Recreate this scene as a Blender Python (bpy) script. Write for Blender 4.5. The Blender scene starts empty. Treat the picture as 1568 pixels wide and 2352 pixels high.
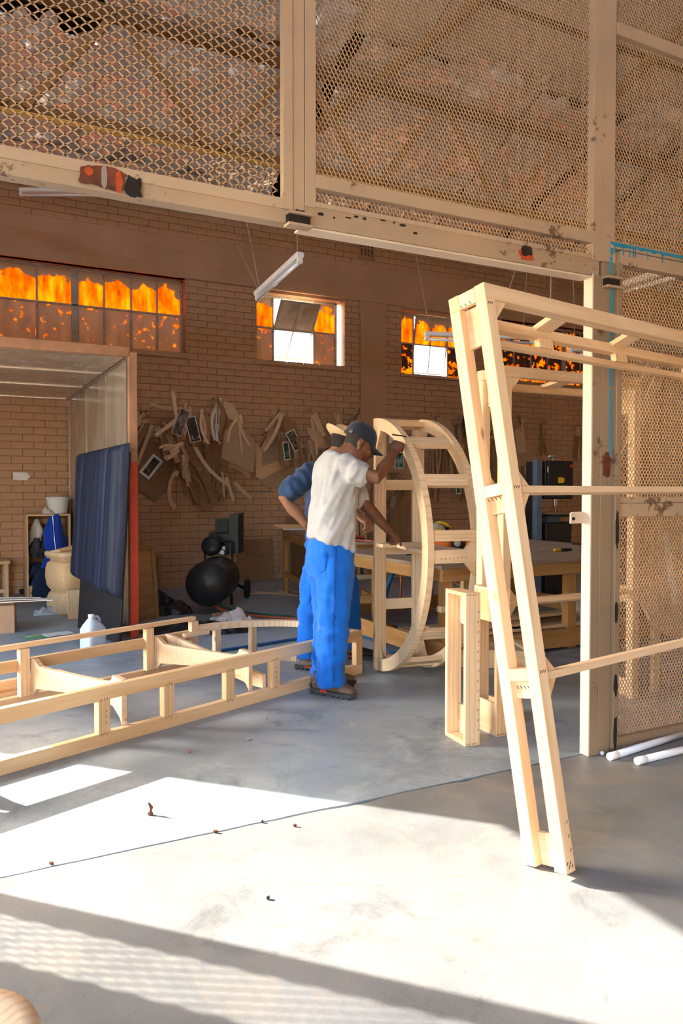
import bpy, bmesh, math, random
from mathutils import Vector, Matrix, noise, Quaternion
random.seed(7)
R = math.radians
SC = bpy.context.scene
COL = SC.collection

# ---------------------------------------------------------------- camera
FPX, CAM_H, PITCH = 1780.0, 1.3, math.atan(51 / 1780.0)
AX = math.atan(3416 / 1780.0)                 # angle between the view axis and the +X axis of the hall
f0 = Vector((math.cos(AX), math.sin(AX), 0)); RT = Vector((math.sin(AX), -math.cos(AX), 0)); ZZ = Vector((0, 0, 1))
FW = f0 * math.cos(PITCH) - ZZ * math.sin(PITCH); UP = f0 * math.sin(PITCH) + ZZ * math.cos(PITCH)
CAM = Vector((0, 0, CAM_H))
cd = bpy.data.cameras.new('camera'); cam = bpy.data.objects.new('camera', cd); COL.objects.link(cam)
cd.sensor_fit = 'VERTICAL'; cd.sensor_height = 36.0; cd.lens = FPX / 2352.0 * 36.0; cd.clip_start = .05; cd.clip_end = 400
cam.matrix_world = Matrix.Translation(CAM) @ Matrix((RT, UP, -FW)).transposed().to_4x4()
SC.camera = cam
def ray(x, y): return RT * ((x - 784) / FPX) + UP * ((1176 - y) / FPX) + FW
def fl(x, y, z=0.0): d = ray(x, y); return CAM + d * ((z - CAM_H) / d.z)      # point of the hall at height z
def oy(x, y, Y): d = ray(x, y); return CAM + d * (Y / d.y)                    # point on a plane parallel to the back wall
def dp(x, y, D): return CAM + ray(x, y) * D                                   # point at depth D

# ---------------------------------------------------------------- sky, sun, exposure
SUN_TRAVEL = Vector((.68, -.735, -.487)).normalized()
w = bpy.data.worlds.new('world'); SC.world = w; w.use_nodes = True
nt = w.node_tree; bg = nt.nodes['Background']; sky = nt.nodes.new('ShaderNodeTexSky')
sky.sky_type = 'NISHITA'; sky.sun_disc = False; sky.sun_elevation = math.asin(-SUN_TRAVEL.z)
sky.sun_rotation = math.atan2(-SUN_TRAVEL.x, -SUN_TRAVEL.y); sky.air_density = 1.0; sky.dust_density = 2.2; sky.ozone_density = .7
nt.links.new(sky.outputs[0], bg.inputs[0]); bg.inputs[1].default_value = 1.2
sd = bpy.data.lights.new('sun', 'SUN'); sun = bpy.data.objects.new('sun', sd); COL.objects.link(sun)
sd.energy = 10.5; sd.color = (1.0, .93, .83); sd.angle = R(.30)
sun.rotation_mode = 'QUATERNION'; sun.rotation_quaternion = SUN_TRAVEL.to_track_quat('-Z', 'Y'); sun.location = (-12, 16, 14)
SC.view_settings.view_transform = 'Standard'; SC.view_settings.look = 'None'
SC.view_settings.exposure = 1.42; SC.view_settings.gamma = 1.0; SC.view_settings.use_curve_mapping = False
SC.cycles.use_denoising = True
SC.cycles.max_bounces = 10; SC.cycles.diffuse_bounces = 6; SC.cycles.glossy_bounces = 4; SC.cycles.transmission_bounces = 6
SC.cycles.sample_clamp_indirect = 6.0; SC.cycles.caustics_reflective = False; SC.cycles.caustics_refractive = False

# ---------------------------------------------------------------- materials
MAT = {}
def base_mat(name):
    m = bpy.data.materials.new(name); m.use_nodes = True; MAT[name] = m
    return m, m.node_tree, m.node_tree.nodes['Principled BSDF']
def N(t, typ, **kw):
    n = t.nodes.new(typ)
    for k, v in kw.items():
        if isinstance(k, str) and k.startswith('i_'): n.inputs[k[2:].replace('_', ' ')].default_value = v
        else: setattr(n, k, v)
    return n
def ramp(t, fac, stops):
    r = t.nodes.new('ShaderNodeValToRGB'); e = r.color_ramp.elements
    while len(e) < len(stops): e.new(.5)
    for k, (p, c) in enumerate(stops): e[k].position = p; e[k].color = (*c, 1) if len(c) == 3 else c
    t.links.new(fac, r.inputs[0]); return r.outputs[0]
def coords(t, scale=(1, 1, 1), kind='Object', rnd=True):
    c = t.nodes.new('ShaderNodeTexCoord'); mp = t.nodes.new('ShaderNodeMapping'); mp.inputs['Scale'].default_value = scale
    t.links.new(c.outputs[kind], mp.inputs['Vector'])
    if rnd:
        oi = t.nodes.new('ShaderNodeObjectInfo'); mu = t.nodes.new('ShaderNodeMath'); mu.operation = 'MULTIPLY'; mu.inputs[1].default_value = 37.0
        t.links.new(oi.outputs['Random'], mu.inputs[0]); t.links.new(mu.outputs[0], mp.inputs['Location'])
    return mp.outputs[0]
def nz(t, vec, scale, detail=4, rough=.55, dist=0.0):
    n = t.nodes.new('ShaderNodeTexNoise'); n.inputs['Scale'].default_value = scale; n.inputs['Detail'].default_value = detail
    n.inputs['Roughness'].default_value = rough; n.inputs['Distortion'].default_value = dist
    t.links.new(vec, n.inputs['Vector']); return n.outputs[0]
def mixc(t, fac, a, b, mode='MIX'):
    m = t.nodes.new('ShaderNodeMix'); m.data_type = 'RGBA'; m.blend_type = mode
    for k, v in ((0, fac), (6, a), (7, b)):
        if hasattr(v, 'is_linked'): t.links.new(v, m.inputs[k])
        else: m.inputs[k].default_value = v if k == 0 else (*v, 1)
    return m.outputs[2]
def bump(t, b, h, strength, dist=.01):
    n = t.nodes.new('ShaderNodeBump'); n.inputs['Strength'].default_value = strength; n.inputs['Distance'].default_value = dist
    t.links.new(h, n.inputs['Height']); t.links.new(n.outputs[0], b.inputs['Normal'])
def plain(name, c, rough=.6, metal=0.0, var=.18, scale=6.0, bmp=0.0, bscale=60.0, spec=.35, dirt=None, kind='Object', coat=0.0, sheen=0.0):
    m, t, b = base_mat(name); v = coords(t, kind=kind)
    f = nz(t, v, scale, 5)
    lo = tuple(x * (1 - var) for x in c); hi = tuple(min(1, x * (1 + var)) for x in c)
    col = ramp(t, f, [(.3, lo), (.7, hi)])
    if dirt:                                        # (colour, threshold, softness, scale)
        g = nz(t, v, dirt[3], 8, .65); fac = ramp(t, g, [(dirt[1], (0, 0, 0)), (min(1, dirt[1] + dirt[2]), (1, 1, 1))])
        col = mixc(t, fac, col, dirt[0])
    t.links.new(col, b.inputs['Base Color']); b.inputs['Roughness'].default_value = rough; b.inputs['Metallic'].default_value = metal
    b.inputs['Specular IOR Level'].default_value = spec; b.inputs['Coat Weight'].default_value = coat; b.inputs['Sheen Weight'].default_value = sheen
    if bmp: bump(t, b, nz(t, v, bscale, 6, .6), bmp)
    return m
def wood(name, lo, hi, ring, knots=True, rough=.62, gscale=1.0):
    m, t, b = base_mat(name)
    v = coords(t, (1.1 * gscale, 11 * gscale, 11 * gscale))
    f = nz(t, v, 1.7, 6, .6, 1.2)
    col = ramp(t, f, [(.28, lo), (.72, hi)])
    v2 = coords(t, (.55 * gscale, 5.0 * gscale, 5.0 * gscale))
    wv = t.nodes.new('ShaderNodeTexWave'); wv.wave_type = 'BANDS'; wv.bands_direction = 'Y'; wv.inputs['Scale'].default_value = 2.4
    wv.inputs['Distortion'].default_value = 5.5; wv.inputs['Detail'].default_value = 2.0; wv.inputs['Detail Scale'].default_value = .8
    t.links.new(v2, wv.inputs['Vector'])
    rf = ramp(t, wv.outputs['Fac'], [(.55, (0, 0, 0)), (.95, (1, 1, 1))])
    mm = N(t, 'ShaderNodeMath', operation='MULTIPLY'); mm.inputs[1].default_value = .46; t.links.new(rf, mm.inputs[0])
    col = mixc(t, mm.outputs[0], col, ring)
    if knots:
        vo = t.nodes.new('ShaderNodeTexVoronoi'); vo.inputs['Scale'].default_value = 2.6; t.links.new(coords(t, (1.0, 2.3, 2.3)), vo.inputs['Vector'])
        kf = ramp(t, vo.outputs['Distance'], [(.035, (1, 1, 1)), (.085, (0, 0, 0))])
        k2 = N(t, 'ShaderNodeMath', operation='MULTIPLY'); k2.inputs[1].default_value = .75; t.links.new(kf, k2.inputs[0])
        col = mixc(t, k2.outputs[0], col, tuple(x * .35 for x in ring))
    oi = t.nodes.new('ShaderNodeObjectInfo')
    tint = ramp(t, oi.outputs['Random'], [(0, (.90, .87, .82)), (.5, (1, 1, 1)), (1, (.97, .90, .80))])
    col = mixc(t, 1.0, col, tint, 'MULTIPLY')
    t.links.new(col, b.inputs['Base Color']); b.inputs['Roughness'].default_value = rough; b.inputs['Specular IOR Level'].default_value = .25
    bump(t, b, f, .12, .004)
    return m
wood('pine', (.74, .525, .315), (.86, .665, .45), (.64, .38, .17))
wood('pine_dark', (.42, .25, .11), (.56, .35, .17), (.33, .17, .06))
wood('pine_orange', (.68, .46, .25), (.78, .58, .36), (.58, .34, .15))
wood('bench_orange', (.44, .225, .075), (.56, .31, .12), (.36, .17, .05))
wood('bench_top', (.28, .21, .15), (.44, .34, .25), (.22, .15, .09), rough=.7)
wood('template_ply', (.56, .38, .23), (.74, .54, .35), (.45, .28, .14), knots=False)
wood('template_dark', (.27, .15, .075), (.40, .235, .12), (.2, .10, .045), knots=False)
wood('old_wood', (.34, .20, .09), (.46, .28, .13), (.24, .13, .05))
plain('mdf', (.43, .285, .17), .8, var=.08, scale=14)
plain('mdf_light', (.60, .42, .26), .8, var=.08, scale=10)
plain('hardboard', (.26, .15, .075), .65, var=.12, scale=9)
plain('cardboard', (.48, .30, .17), .85, var=.10, scale=8)
plain('paper', (.80, .77, .72), .7, var=.06)
plain('black_plastic', (.012, .012, .013), .35, var=.3, scale=20)
plain('black_film', (.018, .018, .02), .28, var=.4, scale=5, bmp=.5, bscale=9)
plain('rubber', (.02, .02, .02), .75, var=.3)
plain('machine_black', (.016, .016, .018), .42, var=.3, scale=9, dirt=((.10, .085, .07), .62, .12, 14))
plain('machine_blue', (.12, .17, .24), .45, var=.18, scale=7)
plain('steel', (.55, .55, .55), .32, 1.0, var=.12, scale=12)
plain('steel_dull', (.42, .40, .37), .5, .8, var=.2, scale=9)
plain('aluminium', (.72, .74, .76), .35, .9, var=.08)
plain('white_plastic', (.80, .79, .76), .4, var=.05, scale=4, dirt=((.45, .38, .30), .64, .16, 7))
plain('lamp_white', (.84, .84, .84), .35, var=.03)
plain('glass_tube', (.80, .84, .90), .12, var=.02, spec=.8, coat=.6)
plain('jug_white', (.58, .68, .80), .4, var=.10, scale=9, dirt=((.80, .78, .76), .56, .1, 12))
plain('yellow', (.85, .55, .03), .4, var=.08)
plain('orange', (.90, .20, .02), .35, var=.06)
plain('red', (.65, .035, .03), .4, var=.1)
plain('tool_grey', (.42, .42, .40), .4, .5, var=.15, scale=20)
plain('green_print', (.12, .42, .16), .6, var=.3, scale=18)
plain('green_dark', (.02, .10, .07), .5, var=.3, scale=9)
plain('hose_red', (.52, .12, .055), .55, var=.15)
plain('hose_green', (.04, .13, .11), .5, var=.2)
plain('hose_blue', (.02, .12, .30), .45, var=.15)
plain('clear_film', (.75, .74, .76), .15, var=.2, scale=16, bmp=.6, bscale=14, coat=.8)
plain('grey_film', (.36, .42, .45), .4, var=.2, scale=12)
plain('chain', (.40, .31, .21), .6, .4, var=.2)
plain('skin_dark', (.155, .062, .030), .48, var=.22, scale=9, bmp=.12, bscale=90, spec=.4)
plain('skin_mid', (.30, .135, .070), .5, var=.2, scale=8, bmp=.1, bscale=90, spec=.4)
plain('hair', (.03, .022, .018), .8, var=.4, scale=60, bmp=.5, bscale=160)
plain('cap_cloth', (.012, .017, .030), .8, var=.25, scale=40, bmp=.2, bscale=300, sheen=.2)
plain('shirt_grey', (.41, .405, .40), .9, var=.07, scale=25, bmp=.15, bscale=300, sheen=.15)
plain('shirt_navy', (.022, .050, .115), .85, var=.2, scale=20, bmp=.15, bscale=300, sheen=.15)
plain('boot_leather', (.13, .085, .062), .6, var=.3, scale=14, bmp=.25, bscale=60, dirt=((.28, .23, .19), .60, .16, 9))
plain('boot_grey', (.17, .165, .15), .65, var=.3, scale=14, bmp=.25, bscale=60)
plain('boot_sole', (.045, .05, .055), .7, var=.3)
plain('lace', (.20, .15, .12), .8)
def denim(name, c, dust):
    m, t, b = base_mat(name); v = coords(t)
    f = nz(t, v, 5, 5, .6); col = ramp(t, f, [(.3, tuple(x * .82 for x in c)), (.7, tuple(min(1, x * 1.15) for x in c))])
    g = nz(t, v, 3.2, 7, .7); fac = ramp(t, g, [(.58, (0, 0, 0)), (.80, (.55, .55, .55))])
    col = mixc(t, fac, col, dust)
    s = nz(t, v, 70, 2, .5); sf = ramp(t, s, [(.76, (0, 0, 0)), (.80, (.8, .8, .8))]); col = mixc(t, sf, col, (.6, .62, .66))
    t.links.new(col, b.inputs['Base Color']); b.inputs['Roughness'].default_value = .85; b.inputs['Specular IOR Level'].default_value = .2
    b.inputs['Sheen Weight'].default_value = .15
    bump(t, b, nz(t, v, 260, 3), .12); return m
denim('trouser_blue', (.006, .135, .60), (.20, .36, .62))
denim('trouser_dark', (.010, .075, .34), (.05, .12, .35))
denim('overall_blue', (.012, .055, .42), (.03, .09, .5))
plain('cloth_white', (.62, .57, .53), .9, var=.1)
plain('cloth_dark', (.035, .035, .04), .9, var=.5, scale=5)
plain('cloth_navy', (.010, .022, .055), .9, var=.4, scale=5)
plain('cloth_denim', (.025, .055, .14), .9, var=.4, scale=5)

def wall_paint(name, c, bm=.35):
    m, t, b = base_mat(name); v = coords(t, rnd=False)
    f = nz(t, v, 1.1, 6, .6); col = ramp(t, f, [(.3, tuple(x * .86 for x in c)), (.7, tuple(x * 1.12 for x in c))])
    g = nz(t, v, 9, 8, .7); col = mixc(t, ramp(t, g, [(.66, (0, 0, 0)), (.78, (.5, .5, .5))]), col, tuple(x * .55 for x in c))
    t.links.new(col, b.inputs['Base Color']); b.inputs['Roughness'].default_value = .72; b.inputs['Specular IOR Level'].default_value = .3
    bump(t, b, nz(t, v, 26, 7, .62), bm, .012); return m
wall_paint('brick_paint', (.51, .30, .172))
wall_paint('mortar_paint', (.42, .245, .138), .5)
wall_paint('concrete_paint', (.50, .295, .17), .2)
wall_paint('side_wall', (.55, .38, .23), .2)

def concrete(name, c, warm, con=1.0):
    m, t, b = base_mat(name); v = coords(t, rnd=False); k = lambda q: tuple(min(1, x * q) for x in c)
    f = nz(t, v, .55, 10, .68); col = ramp(t, f, [(.34, k(.66)), (.5, c), (.66, k(1.28))])
    g = nz(t, v, 2.6, 12, .78, .8); col = mixc(t, ramp(t, g, [(.48, (0, 0, 0)), (.62, (.7, .7, .7))]), col, warm)
    d = nz(t, v, 1.5, 12, .80, 1.4); col = mixc(t, ramp(t, d, [(.54, (0, 0, 0)), (.66, (.62 * con, .62 * con, .62 * con))]), col, k(.46))
    vs = coords(t, (1.6, 7.0, 1), rnd=False)
    s = nz(t, vs, 7, 10, .8, 1.8); col = mixc(t, ramp(t, s, [(.60, (0, 0, 0)), (.66, (.6 * con, .6 * con, .6 * con))]), col, k(.42))
    s2 = nz(t, v, 34, 6, .65); col = mixc(t, ramp(t, s2, [(.66, (0, 0, 0)), (.72, (.45, .45, .45))]), col, k(.5))
    t.links.new(col, b.inputs['Base Color']); b.inputs['Specular IOR Level'].default_value = .45
    t.links.new(ramp(t, g, [(.3, (.36, .36, .36)), (.7, (.62, .62, .62))]), b.inputs['Roughness'])
    h = mixc(t, .35, nz(t, v, 14, 9, .7), nz(t, v, 90, 4, .6)); bump(t, b, h, .3, .006); return m
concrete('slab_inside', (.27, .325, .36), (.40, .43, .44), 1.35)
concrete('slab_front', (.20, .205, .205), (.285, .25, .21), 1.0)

concrete('yard_ground', (.42, .39, .34), (.50, .46, .40))
def cream(name, c, spots=.60):
    m, t, b = base_mat(name); v = coords(t, rnd=False)
    f = nz(t, v, 2.0, 5); col = ramp(t, f, [(.3, tuple(x * .88 for x in c)), (.7, tuple(min(1, x * 1.1) for x in c))])
    g = nz(t, v, 22, 8, .72); big = nz(t, v, 2.6, 3)
    mm = N(t, 'ShaderNodeMath', operation='MULTIPLY'); t.links.new(g, mm.inputs[0]); t.links.new(big, mm.inputs[1])
    col = mixc(t, ramp(t, mm.outputs[0], [(.335, (0, 0, 0)), (.375, (.9, .9, .9))]), col, (.11, .055, .03))
    rs = nz(t, v, 5, 7, .7); col = mixc(t, ramp(t, rs, [(.64, (0, 0, 0)), (.78, (.45, .45, .45))]), col, (.30, .15, .06))
    t.links.new(col, b.inputs['Base Color']); b.inputs['Roughness'].default_value = .5; bump(t, b, g, .15, .004); return m
cream('cream_paint', (.45, .335, .228)); cream('cream_dirty', (.40, .295, .20)); cream('cream_aged', (.29, .205, .132))  # last is cream darkened as shade on posts, stile and low rail
plain('mesh_cream', (.47, .30, .165), .6, var=.12, scale=3)
plain('mesh_rust', (.40, .25, .15), .65, var=.25, scale=4)
plain('rust', (.13, .035, .016), .75, var=.5, scale=14, dirt=((.02, .015, .012), .5, .15, 8))
plain('soot_black', (.02, .014, .01), .8, var=.5, scale=20)
plain('red_lead', (.42, .065, .012), .6, var=.3, scale=12, dirt=((.06, .02, .01), .55, .1, 10))
plain('blue_paint', (.02, .25, .42), .5, var=.12)
plain('cream_lit', (.66, .54, .42), .5, var=.06, dirt=((.16, .03, .03), .66, .06, 12))  # paler cream, puts the caught light into jamb side and header underside
plain('girder_brown', (.27, .155, .06), .6, var=.15, scale=3)
plain('girder_yellow', (.62, .40, .10), .55, var=.15, scale=3)
plain('girder_dark', (.13, .07, .028), .65, var=.2, scale=3)
plain('roof_dark', (.02, .017, .015), .8, var=.3)
plain('window_steel', (.42, .38, .33), .5, var=.15, scale=8, dirt=((.10, .07, .05), .56, .12, 30))
plain('red_post', (.62, .065, .025), .45, var=.12, scale=5, dirt=((.30, .05, .03), .62, .15, 9))
plain('primer_brown', (.42, .22, .12), .55, var=.22, scale=6, dirt=((.55, .34, .22), .60, .2, 5))
def foil():
    m, t, b = base_mat('foil'); v = coords(t)
    f = nz(t, v, 3, 6); col = ramp(t, f, [(.3, (.74, .76, .78)), (.7, (.93, .95, .97))])
    t.links.new(col, b.inputs['Base Color']); b.inputs['Metallic'].default_value = .55; b.inputs['Roughness'].default_value = .24
    vo = t.nodes.new('ShaderNodeTexVoronoi'); vo.inputs['Scale'].default_value = 2.6; t.links.new(v, vo.inputs['Vector'])
    vn = t.nodes.new('ShaderNodeTexVoronoi'); vn.inputs['Scale'].default_value = 7.5; t.links.new(v, vn.inputs['Vector'])
    h = mixc(t, .32, vo.outputs['Distance'], vn.outputs['Distance']); bump(t, b, h, 1.0, .06); return m
foil()
plain('board_ceiling', (.55, .47, .38), .7, var=.08, scale=2)
def sheet_metal():
    m, t, b = base_mat('sheet_metal'); v = coords(t, (1, 1, .25))
    f = nz(t, v, 5, 5); col = ramp(t, f, [(.3, (.52, .44, .34)), (.7, (.66, .58, .47))])
    t.links.new(col, b.inputs['Base Color']); b.inputs['Metallic'].default_value = .45
    t.links.new(ramp(t, f, [(.3, (.13, .13, .13)), (.75, (.30, .30, .30))]), b.inputs['Roughness'])
    bump(t, b, nz(t, coords(t), 2.0, 2), .05, .02); return m
sheet_metal()
def pane(name, seed, upper, wide=False):
    m, t, b = base_mat(name); t.nodes.remove(b); out = t.nodes['Material Output']
    c = t.nodes.new('ShaderNodeTexCoord'); sep = t.nodes.new('ShaderNodeSeparateXYZ'); t.links.new(c.outputs['Generated'], sep.inputs[0])
    v = coords(t, (1, 1, 1)); n1 = nz(t, v, 8 if wide else (5.5 if upper else 11), 7, .62, .4); n2 = nz(t, coords(t, (1, 1, .3)), 9, 7, .7)
    # bare glass (stained orange) against thick grey paint
    def mth(op, a, bb):
        q = t.nodes.new('ShaderNodeMath'); q.operation = op
        for k, x in enumerate((a, bb)):
            if hasattr(x, 'is_linked'): t.links.new(x, q.inputs[k])
            else: q.inputs[k].default_value = x
        return q.outputs[0]
    if upper:
        zz = mth('MULTIPLY', sep.outputs['Z'], -.62); xx = mth('ABSOLUTE', mth('SUBTRACT', sep.outputs['X'], .5), 0.0)
        s = mth('ADD', mth('ADD', mth('MULTIPLY', n1, .62), zz), mth('ADD', mth('MULTIPLY', xx, -.22), .23)); mask = ramp(t, s, [(0.0, (0, 0, 0)), (0.012, (1, 1, 1))])
    elif wide:
        mask = ramp(t, mth('ADD', n1, mth('MULTIPLY', sep.outputs['Z'], -.16)), [(.43, (0, 0, 0)), (.445, (1, 1, 1))])
    else:
        mask = ramp(t, n1, [(.60, (0, 0, 0)), (.61, (1, 1, 1))])
    orange = ramp(t, n2, [(.28, (.13, .036, .003)), (.5, (.34, .122, .009)), (.72, (.50, .225, .025))])
    dim = ramp(t, n2, [(.3, (.045, .026, .017)), (.7, (.095, .056, .035))])
    tr = t.nodes.new('ShaderNodeBsdfTranslucent'); t.links.new(orange, tr.inputs[0])
    df = t.nodes.new('ShaderNodeBsdfDiffuse'); df.inputs[0].default_value = (.10, .06, .04, 1) if wide else (.46, .34, .24, 1)
    td = t.nodes.new('ShaderNodeBsdfTranslucent')
    if upper: td.inputs[0].default_value = (.045, .031, .022, 1)
    elif wide: td.inputs[0].default_value = (.012, .005, .003, 1)
    else: t.links.new(dim, td.inputs[0])
    ad = t.nodes.new('ShaderNodeAddShader'); t.links.new(df.outputs[0], ad.inputs[0]); t.links.new(td.outputs[0], ad.inputs[1])
    mx = t.nodes.new('ShaderNodeMixShader'); t.links.new(mask, mx.inputs[0]); t.links.new(ad.outputs[0], mx.inputs[1]); t.links.new(tr.outputs[0], mx.inputs[2])
    t.links.new(mx.outputs[0], out.inputs[0]); return m
pane('pane_upper', 1, True); pane('pane_lower', 2, False); pane('pane_streaked', 3, False, True)
def mattress():
    m, t, b = base_mat('mattress_vinyl'); v = coords(t, (26, 1.0, .55)); f = nz(t, v, 1.0, 6, .65)
    v2 = coords(t, (40, 4, 4)); g = nz(t, v2, 1.2, 6, .7)
    col = ramp(t, f, [(.38, (.010, .011, .020)), (.58, (.018, .025, .052)), (.85, (.09, .10, .15))])
    col = mixc(t, ramp(t, g, [(.64, (0, 0, 0)), (.86, (.4, .4, .4))]), col, (.22, .22, .27))
    t.links.new(col, b.inputs['Base Color']); b.inputs['Roughness'].default_value = .55; b.inputs['Specular IOR Level'].default_value = .25
    bump(t, b, f, .35, .01); return m
mattress()
def photo(name, dark, a, bb):
    m, t, b = base_mat(name); v = coords(t); f = nz(t, v, 9, 5, .6, 1.0)
    t.links.new(ramp(t, f, [(.42, dark), (.56, a), (.72, bb)]), b.inputs['Base Color']); b.inputs['Roughness'].default_value = .25; return m
photo('print_dark', (.015, .015, .016), (.16, .13, .11), (.42, .38, .34))
photo('print_teal', (.012, .05, .045), (.05, .20, .16), (.40, .55, .50))
photo('print_black', (.008, .008, .009), (.02, .02, .022), (.45, .43, .42))

# ---------------------------------------------------------------- mesh helpers
def link(o, parent=None):
    COL.objects.link(o)
    if parent is not None: o.parent = parent
    return o
def tag(o, label=None, cat=None, group=None, kind=None):
    if label: o['label'] = label
    if cat: o['category'] = cat
    if group: o['group'] = group
    if kind: o['kind'] = kind
    return o
def mobj(name, verts, faces, mat, parent=None, smooth=False, M=None):
    me = bpy.data.meshes.new(name); me.from_pydata([tuple(v) for v in verts], [], faces); me.update()
    if smooth: me.polygons.foreach_set('use_smooth', [True] * len(me.polygons))
    if mat: me.materials.append(MAT[mat] if isinstance(mat, str) else mat)
    o = bpy.data.objects.new(name, me); link(o, parent)
    if M is not None: o.matrix_basis = M
    return o
def thing(name, label, cat, M=None, group=None):
    o = bpy.data.objects.new(name, None); o.empty_display_size = .1; link(o)
    if M is not None: o.matrix_basis = M if isinstance(M, Matrix) else Matrix.Translation(Vector(M))
    return tag(o, label, cat, group)
def frame(o, x, y=None, z=None):           # matrix with given axes
    x = Vector(x).normalized()
    if z is None: y = Vector(y).normalized(); z = x.cross(y).normalized(); y = z.cross(x)
    else: z = Vector(z).normalized(); y = z.cross(x).normalized(); z = x.cross(y)
    return Matrix.Translation(Vector(o)) @ Matrix((x, y, z)).transposed().to_4x4()
def TR(x, y, z=0, rz=0, rx=0, ry=0):
    return Matrix.Translation((x, y, z)) @ Matrix.Rotation(rz, 4, 'Z') @ Matrix.Rotation(ry, 4, 'Y') @ Matrix.Rotation(rx, 4, 'X')
def dup(root, M, label=None, group=None):
    def cp(o, p):
        c = o.copy(); COL.objects.link(c); c.parent = p
        for ch in list(o.children): cp(ch, c)
        return c
    r = cp(root, None); r.matrix_basis = M
    return tag(r, label, None, group)
class MB:
    def __init__(s): s.v = []; s.f = []
    def add(s, vs, fs, M=None):
        n = len(s.v); s.v += [tuple(M @ Vector(v)) for v in vs] if M is not None else [tuple(v) for v in vs]
        s.f += [tuple(i + n for i in f) for f in fs]; return s
    def box(s, c, size, M=None, ch=0.0):
        x, y, z = (k / 2 for k in size); cx, cy, cz = c
        if ch <= 0:
            vs = [(cx + a * x, cy + b_ * y, cz + d * z) for a in (-1, 1) for b_ in (-1, 1) for d in (-1, 1)]
            fs = [(0, 1, 3, 2), (4, 6, 7, 5), (0, 4, 5, 1), (2, 3, 7, 6), (0, 2, 6, 4), (1, 5, 7, 3)]
            return s.add(vs, fs, M)
        vs = []; idx = {}
        for a in (-1, 1):
            for b_ in (-1, 1):
                for d in (-1, 1):
                    for ax in range(3):
                        p = [a * (x - ch), b_ * (y - ch), d * (z - ch)]; p[ax] = (a * x, b_ * y, d * z)[ax]
                        idx[(a, b_, d, ax)] = len(vs); vs.append((cx + p[0], cy + p[1], cz + p[2]))
        I = lambda a, b_, d, ax: idx[(a, b_, d, ax)]
        fs = []
        for q in (-1, 1):
            l = [I(q, -1, -1, 0), I(q, 1, -1, 0), I(q, 1, 1, 0), I(q, -1, 1, 0)]; fs.append(tuple(l if q > 0 else l[::-1]))
            l = [I(-1, q, -1, 1), I(-1, q, 1, 1), I(1, q, 1, 1), I(1, q, -1, 1)]; fs.append(tuple(l if q > 0 else l[::-1]))
            l = [I(-1, -1, q, 2), I(1, -1, q, 2), I(1, 1, q, 2), I(-1, 1, q, 2)]; fs.append(tuple(l if q > 0 else l[::-1]))
        for p in (-1, 1):
            for q in (-1, 1):
                l = [I(-1, p, q, 1), I(1, p, q, 1), I(1, p, q, 2), I(-1, p, q, 2)]; fs.append(tuple(l if p * q < 0 else l[::-1]))
                l = [I(p, -1, q, 0), I(p, 1, q, 0), I(p, 1, q, 2), I(p, -1, q, 2)]; fs.append(tuple(l if p * q > 0 else l[::-1]))
                l = [I(p, q, -1, 0), I(p, q, 1, 0), I(p, q, 1, 1), I(p, q, -1, 1)]; fs.append(tuple(l if p * q < 0 else l[::-1]))
        for a in (-1, 1):
            for b_ in (-1, 1):
                for d in (-1, 1):
                    l = [I(a, b_, d, 0), I(a, b_, d, 1), I(a, b_, d, 2)]; fs.append(tuple(l if a * b_ * d > 0 else l[::-1]))
        return s.add(vs, fs, M)
    def bar(s, p0, p1, w_, t_, up=(0, 0, 1), ch=0.0):
        p0 = Vector(p0); p1 = Vector(p1); d = p1 - p0; L = d.length; u = Vector(up)
        if abs(d.normalized().dot(u)) > .98: u = Vector((0, 1, 0))
        return s.box((L / 2, 0, 0), (L, w_, t_), frame(p0, d, None, u - d.normalized() * u.dot(d.normalized())), ch)
    def tube(s, pts, rad, n=8, cap=True, flat=None):
        pts = [Vector(p) for p in pts]; m = len(pts); rr = rad if isinstance(rad, (list, tuple)) else [rad] * m
        t0 = (pts[1] - pts[0]).normalized(); u = t0.orthogonal().normalized(); rings = []
        for i, p in enumerate(pts):
            t = (pts[min(i + 1, m - 1)] - pts[max(i - 1, 0)]).normalized()
            u = (u - t * u.dot(t)).normalized(); v = t.cross(u); r = rr[i]
            ra, rb = r if isinstance(r, tuple) else (r, r)
            rings.append([p + u * (ra * math.cos(2 * math.pi * k / n)) + v * (rb * math.sin(2 * math.pi * k / n)) for k in range(n)])
        vs = [q for r in rings for q in r]; fs = []
        for i in range(m - 1):
            for k in range(n): fs.append((i * n + k, i * n + (k + 1) % n, (i + 1) * n + (k + 1) % n, (i + 1) * n + k))
        if cap: fs.append(tuple(range(n - 1, -1, -1))); fs.append(tuple((m - 1) * n + k for k in range(n)))
        return s.add(vs, fs)
    def loft(s, secs, n=20, cap=True):            # secs: (centre, axis_u, axis_v, power) superellipse sections
        vs = []; fs = []; m = len(secs)
        for c, u, v, *pw in secs:
            e = pw[0] if pw else 2.0; c = Vector(c); u = Vector(u); v = Vector(v)
            for k in range(n):
                a = 2 * math.pi * k / n; ca, sa = math.cos(a), math.sin(a)
                vs.append(c + u * (math.copysign(abs(ca) ** (2 / e), ca)) + v * (math.copysign(abs(sa) ** (2 / e), sa)))
        for i in range(m - 1):
            for k in range(n): fs.append((i * n + k, i * n + (k + 1) % n, (i + 1) * n + (k + 1) % n, (i + 1) * n + k))
        if cap: fs.append(tuple(range(n - 1, -1, -1))); fs.append(tuple((m - 1) * n + k for k in range(n)))
        return s.add(vs, fs)
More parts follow.
